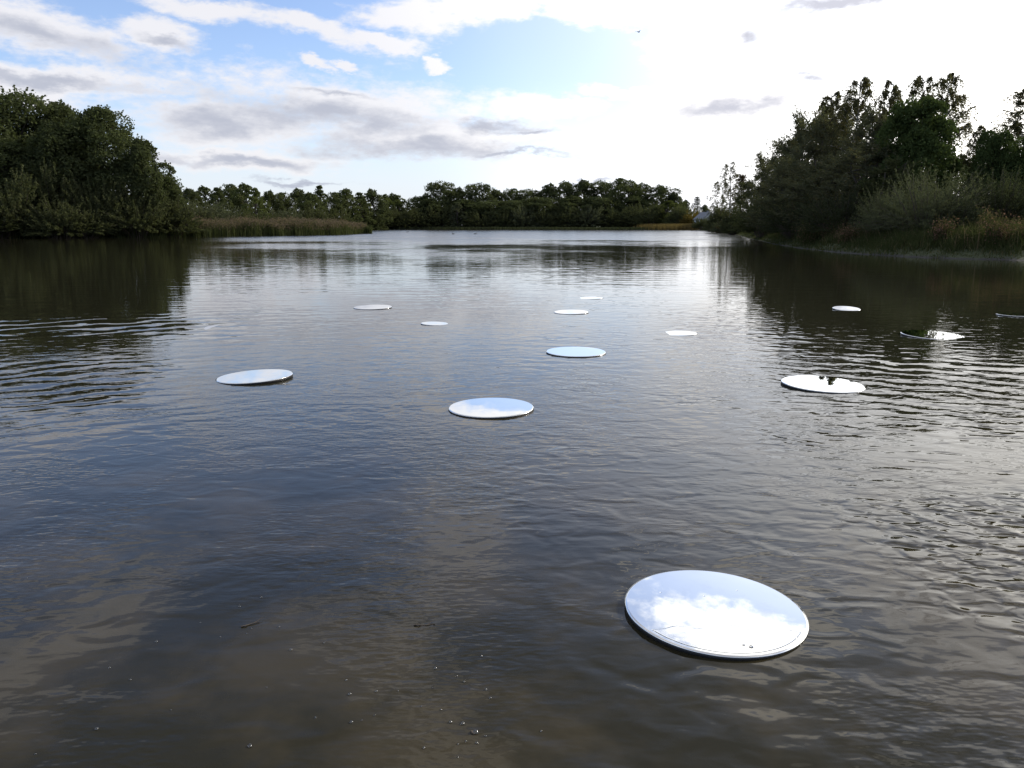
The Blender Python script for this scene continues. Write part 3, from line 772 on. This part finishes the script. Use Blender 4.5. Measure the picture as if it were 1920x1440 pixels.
# ------------------------------------------------------------------ reeds, grass, weeds
def blades(P, Hh, Wd, lean=0.18, seg=2):
    """bent tapering blades rooted at P (n,3)"""
    n = len(P); ph = rng.uniform(0, 2 * np.pi, n)
    side = np.stack([np.cos(ph), np.sin(ph), np.zeros(n)], 1)
    ln = rng.normal(size=(n, 3)) * lean; ln[:, 2] = 0
    h = (Hh * rng.uniform(0.7, 1.15, n))[:, None]; w = (Wd * rng.uniform(0.7, 1.3, n))[:, None]
    upv = np.array([0, 0, 1.0])
    m = P + upv * h * 0.55 + ln * h * 0.35; t = P + upv * h * 0.97 + ln * h
    V = np.stack([P - side * w / 2, P + side * w / 2, m - side * w * 0.4, m + side * w * 0.4, t - side * w * 0.06, t + side * w * 0.06], 1).reshape(-1, 3)
    b = np.arange(n)[:, None] * 6
    F = np.concatenate([b + np.array([0, 1, 3, 2]), b + np.array([2, 3, 5, 4])], 1).reshape(-1, 4)
    return V, F, t
def strip_points(n, seq, depth0, depth1):
    """random points in a band along the outline SH[seq], depth metres inland"""
    A = SH[seq[:-1]]; B = SH[seq[1:]]; L = np.linalg.norm(B - A, axis=1)
    k = rng.choice(len(L), n, p=L / L.sum()); t = rng.uniform(0, 1, (n, 1))
    p = A[k] + (B[k] - A[k]) * t
    d = (B - A) / L[:, None]; nrm = np.stack([-d[:, 1], d[:, 0]], 1)
    mid = (A[0] + B[0]) / 2
    if signed_dist((mid + nrm[0] * 0.5)[None])[0] < 0: nrm = -nrm
    return p + nrm[k] * rng.uniform(depth0, depth1, (n, 1)), nrm[k]

def reed_bed():
    nc = 1500
    C2, _ = strip_points(nc, list(range(1, 7)), -0.3, 13)
    edge, _ = strip_points(420, list(range(1, 7)), -0.9, 1.2)
    C2 = np.concatenate([C2, edge]); nc = len(C2); per = 18
    ch = 2.15 + 0.25 * np.sin(C2[:, 0] * 0.5 + C2[:, 1] * 0.31) + rng.normal(size=nc) * 0.26
    ch *= 1 - 0.22 * np.clip((C2[:, 1] - 165) / 30, 0, 1)
    P2 = np.repeat(C2, per, 0) + rng.normal(size=(nc * per, 2)) * 0.36
    hh = np.repeat(ch, per) * rng.uniform(0.86, 1.06, nc * per)
    keep = signed_dist(P2) > -1.6; P2, hh = P2[keep], hh[keep]
    P = np.column_stack([P2, np.maximum(land_z(P2), -0.25)])
    V, F, T = blades(P, hh, 0.085, 0.09)
    k = rng.integers(0, len(P), 16000); f = rng.uniform(0.25, 0.85, (16000, 1))
    c = P[k] * (1 - f) + T[k] * f
    V2, F2 = leaves(c, 0.75, 0.07, -0.3)
    V, F = joinVF([(V, F), (V2, F2)])
    o = link('reed_bed', mesh_np('reed_bed', V, F, M['reed'])); tag(o, 'long bed of green reeds along the left shore', 'reeds', kind='stuff')
    k = rng.choice(len(T), int(len(T) * 0.75), replace=False)
    c = np.repeat(T[k], 2, 0) + rng.normal(size=(2 * len(k), 3)) * np.array([0.06, 0.06, 0.12])
    V, F = leaves(c, 0.34, 0.10, -0.6)
    o2 = link('plumes', mesh_np('reed_plumes', V, F, M['reed_plume']), o); o2['kind'] = 'stuff'
reed_bed()
def small_reeds(name, pts, n, hgt, wid, mat, label, rad):
    P2 = []
    for (x, y) in pts: P2.append(np.array([x, y]) + rng.normal(size=(n // len(pts), 2)) * rad)
    P2 = np.concatenate(P2); z = np.maximum(land_z(P2), -0.2)
    V, F, T = blades(np.column_stack([P2, z]), hgt, wid, 0.12)
    o = link(name, mesh_np(name, V, F, M[mat])); tag(o, label, 'reeds', kind='stuff')
g0, g1 = ground(1222, 431.0), ground(1308, 431.8)
small_reeds('golden_reeds', [tuple((g0.lerp(g1, t) + Vector((0, 5, 0))).xy) for t in np.linspace(0, 1, 12)], 7000, 2.5, 0.13, 'gold_reed', 'strip of golden reeds at the far right corner of the lake', 2.4)
g0, g1 = ground(880, 430.3), ground(975, 430.3)
small_reeds('low_reeds', [tuple((g0.lerp(g1, t) + Vector((0, 1.5, 0))).xy) for t in np.linspace(0, 1, 12)], 3000, 1.7, 0.16, 'reed', 'low green reeds at the foot of the middle wood', 1.5)
g0, g1 = ground(695, 430.5), ground(1300, 431.2)
small_reeds('shore_sedge', [tuple((g0.lerp(g1, t) + Vector((0, 2.0 + 1.5 * math.sin(t * 40), 0))).xy) for t in np.linspace(0, 1, 70)], 9000, 1.3, 0.28, 'dark_leaf', 'fringe of sedge along the far shore under the middle wood', 1.6)
small_reeds('bank_sedge', [(float(p[0]), float(p[1])) for p in [SH[0] + (SH[1] - SH[0]) * t + np.array([-3.0 * (t < 0), 2.2]) for t in np.linspace(-1.2, 1.0, 40)]], 4200, 1.3, 0.13, 'grass', 'sedge under the bushes at the water on the left bank', 1.1)
tp_ = ground(684, 438)
small_reeds('reed_tuft', [(tp_.x + 0.6, tp_.y + 0.4)], 260, 1.9, 0.09, 'reed', 'separate tuft of reeds off the tip of the reed bed', 0.45)

RS = list(range(len(shore) - 11 - 9, len(shore) - 11))       # right shore, far to near
def bank_grass():
    P2, _ = strip_points(120000, RS, -0.15, 9.5)
    dist = np.hypot(P2[:, 0], P2[:, 1]); keep = rng.uniform(size=len(P2)) < np.clip(60 / dist, 0.22, 1) ** 1.3
    P2 = P2[keep]; s = signed_dist(P2); z = land_z(P2); s = np.maximum(s, 0)
    tuss = bumps(P2[:, 0] * 1.7, P2[:, 1] * 1.7 + 3) + 0.6 * bumps(P2[:, 0] * 4.1 + 1, P2[:, 1] * 3.7)
    hh = 0.22 + 0.75 * np.clip((s - 0.5) / 2.2, 0, 1) + 0.34 * tuss * np.clip(s / 1.2, 0.15, 1)
    V, F, T = blades(np.column_stack([P2, z - 0.03]), np.maximum(hh, 0.10), 0.040, 0.38)
    o = link('bank_grass', mesh_np('bank_grass', V, F, M['grass'])); tag(o, 'rough grass covering the right bank down to the waterline', 'grass', kind='stuff')
    # taller dry stems and herbs in drifts
    P2, _ = strip_points(16000, RS, 1.2, 9.0)
    cl = bumps(P2[:, 0] * 1.5 + 2, P2[:, 1] * 1.1) + rng.normal(size=len(P2)) * 0.35
    k = cl > 0.15; P2 = P2[k]; z = land_z(P2)
    base = np.column_stack([P2, z])
    V, F, T = blades(base, 1.25 + 0.45 * bumps(P2[:, 0] * 2.3, P2[:, 1] * 2.9), 0.032, 0.20)
    k = rng.integers(0, len(T), 26000); f = rng.uniform(0.35, 1.02, (26000, 1))
    c = base[k] * (1 - f) + T[k] * f + rng.normal(size=(26000, 3)) * 0.05
    V2, F2 = leaves(c, 0.14, 0.05)
    V, F = joinVF([(V, F), (V2, F2)])
    o = link('tall_weeds', mesh_np('tall_weeds', V, F, M['weed'])); tag(o, 'dry stems and herbs standing in the grass of the right bank', 'weeds', kind='stuff')
bank_grass()

def weed_clump(px, top, wpx, Y, label, mat='red_weed'):
    b = at(px, HORIZON, Y); gz = zat(b.x, b.y); H = at(px, top, Y).z - gz; W = wpx / FOC * Y
    n = 220; kc = rng.normal(size=(7, 2)) * W * 0.24; kh = rng.uniform(0.55, 1.0, 7); kk = rng.integers(0, 7, n)
    P = np.column_stack([kc[kk] + rng.normal(size=(n, 2)) * W * 0.09, np.full(n, -0.05)])
    V, F, T = blades(P, H * kh[kk] * rng.uniform(0.7, 1.05, n), 0.03, 0.20)
    m = 2600; k = rng.integers(0, n, m); f = rng.uniform(0.2, 1.02, (m, 1))
    c = P[k] * (1 - f) + T[k] * f + rng.normal(size=(m, 3)) * 0.07
    V2, F2 = leaves(c, 0.14, 0.06)
    o = empty('weed_clump', (b.x, b.y, gz)); tag(o, label, 'weeds', 'weed clumps on the right bank')
    link('stems', mesh_np('weed_stems', V, F, M['grass']), o); link('foliage', mesh_np('weed_leaves', V2, F2, M[mat]), o)
weed_clump(1892, 396, 92, 46.5, 'tall reddish weed clump on the bank near the right edge')
weed_clump(1768, 398, 40, 49, 'pinkish dry weeds at the foot of the large feathery shrub', 'red_weed')
weed_clump(1530, 410, 70, 66, 'brown tuft of tall grass at the low end of the grassy bank', 'weed')
weed_clump(1846, 385, 18, 49, 'single tall yellow-green herb stalk beside the reddish weeds', 'weed')
weed_clump(1610, 412, 60, 58, 'dull brown weeds in the middle of the grassy bank', 'red_weed')

# ------------------------------------------------------------------ house in the trees
def box(V, F, x0, x1, y0, y1, z0, z1):
    b = len(V)
    V += [(x0, y0, z0), (x1, y0, z0), (x1, y1, z0), (x0, y1, z0), (x0, y0, z1), (x1, y0, z1), (x1, y1, z1), (x0, y1, z1)]
    F += [tuple(b + i for i in f) for f in [(3, 2, 1, 0), (4, 5, 6, 7), (0, 1, 5, 4), (1, 2, 6, 5), (2, 3, 7, 6), (3, 0, 4, 7)]]
def house():
    Y = 300.0; b = at(1322, HORIZON, Y); gz = zat(b.x, b.y)
    o = empty('house', (b.x, b.y, gz), R(12)); tag(o, 'white gabled house half hidden in trees at the far right corner of the lake', 'house')
    mw = plain('house_render', (0.42, 0.44, 0.46), 0.85, var=0.1); mr = plain('house_slate', (0.15, 0.16, 0.18), 0.6, var=0.2); mg = plain('house_glass', (0.03, 0.035, 0.04), 0.15)
    w, dpt, e, rg = 2.7, 4.0, 3.9, 6.2
    V = [(-w, -dpt, -0.3), (w, -dpt, -0.3), (w, dpt, -0.3), (-w, dpt, -0.3), (-w, -dpt, e), (w, -dpt, e), (w, dpt, e), (-w, dpt, e), (0, -dpt, rg), (0, dpt, rg)]
    F = [(0, 1, 5, 8, 4), (2, 3, 7, 9, 6), (1, 2, 6, 5), (3, 0, 4, 7)]
    link('wall', mesh_py('house_wall', V, F, mw), o)
    V, F = [], []
    for s in (-1, 1):
        q = len(V); ov = 0.4; sl = (rg - e) / w
        for yy in (-dpt - 0.35, dpt + 0.35):
            V += [(0, yy, rg + 0.02), (s * (w + ov), yy, e - sl * ov + 0.02), (s * (w + ov), yy, e - sl * ov + 0.2), (0, yy, rg + 0.22)]
        F += [(q, q + 1, q + 2, q + 3), (q + 7, q + 6, q + 5, q + 4), (q, q + 4, q + 5, q + 1), (q + 1, q + 5, q + 6, q + 2), (q + 2, q + 6, q + 7, q + 3)]
    rf = link('roof', mesh_py('house_roof', V, F, mr), o)
    V, F = [], []; box(V, F, 0.9, 1.5, 0.5, 1.1, rg - 1.2, rg + 0.8); link('chimney', mesh_py('house_chimney', V, F, mr), rf)
    for (x, z, ww, hh) in [(-1.4, 1.2, 0.6, 1.3), (1.4, 1.2, 0.6, 1.3), (0, 4.4, 0.5, 1.2)]:
        V, F = [], []; box(V, F, x - ww, x + ww, -dpt - 0.06, -dpt + 0.05, z, z + hh); fr = link('window', mesh_py('house_window', V, F, mw), o)
        V, F = [], []; box(V, F, x - ww + 0.1, x + ww - 0.1, -dpt - 0.075, -dpt - 0.062, z + 0.1, z + hh - 0.1); link('pane', mesh_py('house_pane', V, F, mg), fr)
house()

# ------------------------------------------------------------------ floating mirrors
def mirror_mats():
    m, nt, out = new_mat('mirror_glass')
    p = nt.nodes.new('ShaderNodeBsdfPrincipled'); tcn = nt.nodes.new('ShaderNodeTexCoord')
    p.inputs['Metallic'].default_value = 1.0
    smear = noise(nt, tcn.outputs['Object'], 6.0, 5, 0.65).smooth(0.45, 0.75)
    nt.links.new(mixc(nt, smear, (0.80, 0.825, 0.83), (0.74, 0.76, 0.765)), p.inputs['Base Color'])
    nt.links.new((smear * 0.03 + 0.004).s, p.inputs['Roughness'])
    b = nt.nodes.new('ShaderNodeBump'); b.inputs['Strength'].default_value = 0.05; b.inputs['Distance'].default_value = 0.01
    nt.links.new(noise(nt, tcn.outputs['Object'], 3.0, 1).s, b.inputs['Height']); nt.links.new(b.outputs[0], p.inputs['Normal'])
    nt.links.new(p.outputs[0], out.inputs[0])
    e, nt, out = new_mat('mirror_bevel'); p = nt.nodes.new('ShaderNodeBsdfPrincipled')
    p.inputs['Metallic'].default_value = 1.0; p.inputs['Base Color'].default_value = (0.93, 0.94, 0.94, 1); p.inputs['Roughness'].default_value = 0.12
    nt.links.new(p.outputs[0], out.inputs[0])
    return m, e
M['mirror'], M['bevel'] = mirror_mats()
M['backing'] = plain('mirror_backing', (0.018, 0.018, 0.020), 0.5, var=0.3)

def disc_mesh(name, prof, mat, n=128, cap_top=True, cap_bot=False, smooth=True):
    """lathe: prof = [(r, z) ...]"""
    V, F = [], []
    for r, z in prof:
        for i in range(n):
            a = 2 * math.pi * i / n; V.append((r * math.cos(a), r * math.sin(a), z))
    for k in range(len(prof) - 1):
        for i in range(n):
            j = (i + 1) % n; F.append((k * n + i, k * n + j, (k + 1) * n + j, (k + 1) * n + i))
    if cap_top: F.append(tuple((len(prof) - 1) * n + i for i in range(n)))
    if cap_bot: F.append(tuple(reversed(range(n))))
    m = mesh_py(name, V, F, mat)
    if smooth:
        for p in m.polygons: p.use_smooth = len(p.vertices) == 4
    return m
def mirror_disc(px, py, wpx, label, tx=0.0, ty=0.0, lift=0.0):
    """tx: tilt towards the viewer (deg, near edge down), ty: tilt to the right (right edge down)"""
    g = ground(px, py); dep = (g - Vector((0, 0, CAM_H))); ax = dep.dot(Vector((0, math.cos(PITCH), -math.sin(PITCH))))
    D = wpx / FOC * ax; r = D / 2
    o = empty('floating_mirror', (g.x, g.y, lift)); o.rotation_euler = (R(tx), R(ty), 0)
    tag(o, label, 'mirror', 'round mirrors floating on the lake')
    bw = 0.011
    link('backing', disc_mesh('mirror_backing', [(r * 0.992, -0.03), (r * 0.996, -0.004), (r * 0.996, 0.006)], M['backing'], 128, True, True), o)
    link('bevelled_edge', disc_mesh('mirror_bevel', [(r, 0.0065), (r, 0.0085), (r - bw, 0.0118)], M['bevel'], 128, False), o)
    link('glass', disc_mesh('mirror_glass', [(r - bw, 0.0118), (r - bw - 0.0006, 0.0120)], M['mirror'], 128, True), o)
    return o
mir = []
for a in [
    (1339, 1147, 333, 'largest and nearest round mirror, in front on the dark water, reflecting white cloud', 0.0, 1.3, 0.007),
    (921, 766, 160, 'plain pale blue round mirror floating in the middle, second nearest', 0.0, -0.4, 0.007),
    (478, 708, 138, 'streaked grey-white mirror floating alone at the left, its right side tipped up', 0.0, -2.2, 0.011),
    (1080, 661, 112, 'white round mirror between the middle mirror and the far ones', 0.4, 0.2, 0.007),
    (1542, 722, 148, 'mirror showing reflected tree tops, at the edge of the right wood\'s reflection', 1.05, 1.3, 0.009),
    (1748, 629, 108, 'half submerged mirror in the rippled light beside the right bank reflection', 2.0, 1.2, 0.005),
    (1587, 580, 49, 'small bright mirror alone in the dark reflection of the right wood', 4.6, 0.2, 0.012),
    (1071, 586, 65, 'thin pale mirror further out, just beyond the white central one', 1.0, -0.7, 0.006),
    (699, 577, 71, 'farthest mirror on the left side of the lake, pale and thin', 1.2, -0.5, 0.010),
    (1107, 559, 48, 'farthest mirror of all, a sliver with its dark edge raised', 0.0, -1.5, -0.005),
    (815, 607, 52, 'tipped mirror with a dark rim showing on one side and beige on the other', 0.4, 1.9, -0.003),
    (1274, 625, 66, 'beige mirror sunk at its far side with a dark near rim', 0.0, -1.6, -0.006),
    (1903, 591, 62, 'brown-looking mirror at the right edge of the picture', 0.0, 0.4, 0.006),
    (440, 613, 110, 'almost invisible mirror awash on the left, only a faint pale outline', 0.0, 0.2, -0.0134),
]: mir.append(mirror_disc(*a))

# rain water lying on the nearest mirror
def puddle():
    m, nt, out = new_mat('clear_water'); gl = nt.nodes.new('ShaderNodeBsdfGlass'); gl.inputs['IOR'].default_value = 1.33; gl.inputs['Roughness'].default_value = 0.0
    nt.links.new(gl.outputs[0], out.inputs[0]); M['clear'] = m
    o = mir[0]; r = 0.42
    rot = o.rotation_euler.to_matrix(); top = o.location + rot @ Vector((0, 0, 0.0122))
    def slab(name, pts, label, h=0.0022):
        n = len(pts); V = []; 
        c = sum((Vector(p) for p in pts), Vector((0, 0))) / n
        for sc_, z in ((1.0, 0.0), (1.0, h * 0.5), (0.985, h * 0.85), (0.965, h)):
            for p in pts:
                q = c + (Vector(p) - c) * sc_; V.append((q.x, q.y, z + 0.0004))
        F = [tuple(3 * n + i for i in range(n)), tuple(reversed(range(n)))]
        for k in range(3):
            for i in range(n):
                j = (i + 1) % n; F.append((k * n + i, k * n + j, (k + 1) * n + j, (k + 1) * n + i))
        me = mesh_py(name, V, F, m)
        for pl in me.polygons: pl.use_smooth = len(pl.vertices) == 4
        q = link(name, me); q.location = top; q.rotation_euler = o.rotation_euler
        tag(q, label, 'puddle')
    pts = []
    for i in range(40):                                   # along the near rim
        a = R(212 + i * (116 / 39)); pts.append((math.cos(a) * r * 0.995, math.sin(a) * r * 0.995))
    for i in range(40):                                   # back with a wandering edge
        t = i / 39; xx = pts[39][0] * (1 - t) + pts[0][0] * t
        yy = math.sin(R(212)) * r + (0.034 + 0.016 * math.sin(t * 17) + 0.010 * math.sin(t * 31 + 1)) * math.sin(math.pi * t) ** 0.6
        if i in (0, 39): yy = pts[39 if i == 0 else 0][1]
        pts.append((xx, yy))
    slab('puddle', pts, 'film of rain water with a wavy edge along the near rim of the largest mirror', 0.0005)
puddle()

def drops():
    V, F = [], []
    n = 14
    for k in range(6):
        a = k / 6 * math.pi / 2
        for i in range(n): V.append((math.cos(a) * math.cos(2 * math.pi * i / n), math.cos(a) * math.sin(2 * math.pi * i / n), math.sin(a) * 0.45))
    V.append((0, 0, 0.45)); F.append(tuple(reversed(range(n))))
    for k in range(5):
        for i in range(n): F.append((k * n + i, k * n + (i + 1) % n, (k + 1) * n + (i + 1) % n, (k + 1) * n + i))
    for i in range(n): F.append((5 * n + i, 5 * n + (i + 1) % n, 6 * n))
    me = mesh_py('water_drop', V, F, M['clear'], True)
    for pl in me.polygons: pl.use_smooth = len(pl.vertices) < 5
    o = mir[0]; rot = o.rotation_euler.to_matrix()
    for x, y, r, lab in [(0.075, -0.36, 0.011, 'bigger water drop standing in the puddle on the nearest mirror'), (0.045, -0.345, 0.007, 'small water drop beside the bigger one on the nearest mirror'),
                         (-0.02, 0.13, 0.005, 'tiny water drop near the centre of the nearest mirror'), (0.31, -0.20, 0.006, 'water drop by the side rim of the nearest mirror'),
                         (-0.24, 0.16, 0.005, 'water drop on the far side of the nearest mirror'), (0.17, 0.20, 0.004, 'smallest water drop towards the far rim of the nearest mirror')]:
        q = link('water_drop', me); q.location = o.location + rot @ Vector((x, y, 0.0128)); q.rotation_euler = o.rotation_euler; q.scale = (r, r * 0.9, r)
        tag(q, lab, 'water drop', 'water drops on the nearest mirror')
drops()

# ------------------------------------------------------------------ bubbles, twigs, ducks, bird
def dome(name, r, n=14):
    V, F = [], []
    for k in range(5):
        a = k / 5 * math.pi / 2
        for i in range(n): V.append((r * math.cos(a) * math.cos(2 * math.pi * i / n), r * math.cos(a) * math.sin(2 * math.pi * i / n), r * math.sin(a) * 0.8))
    V.append((0, 0, r * 0.8))
    for k in range(4):
        for i in range(n): F.append((k * n + i, k * n + (i + 1) % n, (k + 1) * n + (i + 1) % n, (k + 1) * n + i))
    for i in range(n): F.append((4 * n + i, 4 * n + (i + 1) % n, 5 * n))
    return V, F
def bubbles():
    m, nt, out = new_mat('bubble_film')
    lw = nt.nodes.new('ShaderNodeLayerWeight'); lw.inputs['Blend'].default_value = 0.35
    gl = nt.nodes.new('ShaderNodeBsdfGlossy'); gl.inputs['Roughness'].default_value = 0.16; gl.inputs['Color'].default_value = (0.8, 0.8, 0.8, 1); tr = nt.nodes.new('ShaderNodeBsdfTransparent')
    mx = nt.nodes.new('ShaderNodeMixShader'); nt.links.new((X(nt, lw.outputs['Fresnel']) * 0.9 + 0.06).op('MINIMUM', 1.0).s, mx.inputs[0])
    nt.links.new(tr.outputs[0], mx.inputs[1]); nt.links.new(gl.outputs[0], mx.inputs[2]); nt.links.new(mx.outputs[0], out.inputs[0])
    V, F = dome('bubble', 1.0); me = mesh_py('bubble', V, F, m, True)
    c3 = [(527, 785, 2), (537, 943, 2), (1094, 942, 2), (1162, 950, 2.4), (1235, 1000, 3), (1008, 640, 2), (1268, 571, 1.6), (1170, 715, 1.6), (1128, 684, 1.2), (1293, 760, 1.6), (1318, 807, 1.5),
          (677, 770, 1.6), (507, 705, 1.4), (800, 768, 1.2), (929, 854, 1), (945, 1088, 1.5), (1242, 1060, 1.6), (1182, 1050, 1.2), (1603, 993, 1.2), (335, 917, 1.2), (196, 536, 2), (382, 498, 1.2),
          (128, 407, 1.5), (30, 240, 1.6), (1136, 1140, 1), (1292, 1020, 1.2), (667, 905, 1), (995, 752, 1), (1040, 872, 1.2), (595, 932, 1), (1136, 1066, 1.1)]
    c4 = [(1405, 1198, 2.4), (543, 1100, 2), (880, 610, 1.8), (732, 824, 1.4), (615, 755, 1.2), (1347, 412, 1.6), (1467, 360, 1.6), (1775, 1037, 1.3), (1570, 527, 1.2), (1415, 535, 1.2),
          (1390, 562, 1), (1823, 618, 1.2), (1500, 868, 1), (963, 994, 1), (152, 253, 1.2), (200, 1241, 1), (1128, 503, 1), (1240, 583, 1)]
    allp = [(480 + x / 3, 1040 + y / 3, s) for x, y, s in c3] + [(x / 3, 1000 + y / 3, s) for x, y, s in c4]
    for x, y, s in allp:
        p = ground(x, y); o = link('bubble', me); o.location = (p.x, p.y, 0.0005)
        r = 0.0038 * s; o.scale = (r, r, r)
        lab = 'largest clear bubble floating on the dark shallows, next to a dark speck' if s == 3 else 'small clear air bubble floating on the dark shallow water near the shore'
        tag(o, lab, 'bubble', 'air bubbles floating on the shallows')
bubbles()
def tube_mesh(name, path, r0, r1, mat, k=6):
    V, F = tube(path, r0, r1, k); return mesh_np(name, V, F, mat, True)
def twig(px0, py0, px1, py1, label):
    a, b = ground(px0, py0), ground(px1, py1); c = (a + b) / 2
    pa = np.array(a - c); pb = np.array(b - c)
    path = curve(pa, pb, 0.002, 6, 0.003)
    o = empty('twig', (c.x, c.y, 0.003)); tag(o, label, 'twig')
    link('stick', tube_mesh('twig_stick', path, 0.0035, 0.0018, M['bark']), o)
    link('side_shoot', tube_mesh('twig_shoot', curve(path[3], path[3] + np.array([0.03, 0.04, 0.006]), 0, 4), 0.0018, 0.0008, M['bark']), o)
twig(776, 1173, 816, 1171.5, 'thin dark twig floating flat on the brown shallows')
twig(452, 1176, 487, 1167, 'second faint twig lying aslant on the darker water')
def speck():
    p = ground(480 + 1218 / 3, 1040 + 1003 / 3)
    V, F = [], []
    me = disc_mesh('leaf_scrap', [(0.004, -0.002), (0.009, 0.0), (0.006, 0.004)], M['bark'], 9)
    o = link('leaf_scrap', me); o.location = (p.x, p.y, 0.002); o.scale = (0.8, 1.5, 1); o.rotation_euler = (0.1, 0.2, 0.5)
    tag(o, 'dark scrap of leaf floating beside the largest bubble', 'leaf')
speck()

def ellip(c, r, n=10, m=7):
    V, F = [], []
    for k in range(m + 1):
        a = -math.pi / 2 + math.pi * k / m
        for i in range(n):
            b = 2 * math.pi * i / n; V.append((c[0] + r[0] * math.cos(a) * math.cos(b), c[1] + r[1] * math.cos(a) * math.sin(b), c[2] + r[2] * math.sin(a)))
    for k in range(m):
        for i in range(n): F.append((k * n + i, k * n + (i + 1) % n, (k + 1) * n + (i + 1) % n, (k + 1) * n + i))
    return np.array(V), np.array(F)
def ducks():
    md = plain('duck_plumage', (0.035, 0.030, 0.026), 0.7); mb = plain('duck_bill', (0.20, 0.16, 0.06), 0.5)
    body = [ellip((0, 0, 0.06), (0.26, 0.12, 0.10)), ellip((-0.26, 0, 0.11), (0.10, 0.05, 0.035)), ellip((0.20, 0, 0.16), (0.055, 0.05, 0.12)), ellip((0.24, 0, 0.27), (0.075, 0.055, 0.058))]
    V, F = joinVF(body); mbod = mesh_np('duck_body', V, F, md, True)
    V, F = ellip((0.335, 0, 0.255), (0.045, 0.022, 0.012)); mbil = mesh_np('duck_bill', V, F, mb, True)
    for (x, y, rz, lab) in [(764, 435.4, 0.5, 'tiny dark duck swimming far out, nearest the reed tip'), (850, 439.2, 2.8, 'middle one of the three tiny dark ducks far out on the lake'), (891, 439.2, 0.2, 'tiny dark duck farthest from the reeds of the three')]:
        p = ground(x, y); o = empty('duck', p, rz); tag(o, lab, 'duck', 'ducks far out on the lake')
        link('body', mbod, o); link('bill', mbil, o)
    # a bird crossing the sky
    p = at(1197, 60, 90)
    o = empty('bird', p, 0.8); tag(o, 'tiny dark bird flying high in the pale blue sky', 'bird')
    V, F = joinVF([ellip((0, 0, 0), (0.20, 0.055, 0.05)), ellip((0.19, 0, 0.02), (0.06, 0.04, 0.04))]); link('body', mesh_np('bird_body', V, F, md, True), o)
    for s in (-1, 1):
        V = [(0.10, 0.03 * s, 0.02), (-0.06, 0.03 * s, 0.02), (-0.06, 0.24 * s, 0.11), (0.06, 0.24 * s, 0.12), (-0.10, 0.46 * s, 0.06),
             (0.10, 0.03 * s, 0.035), (-0.06, 0.03 * s, 0.03), (-0.06, 0.24 * s, 0.118), (0.06, 0.24 * s, 0.132)]
        F = [(0, 1, 2, 3), (3, 2, 4), (5, 8, 7, 6), (8, 4, 7)]
        link('wing', mesh_py('bird_wing', V, F, md), o)
ducks()
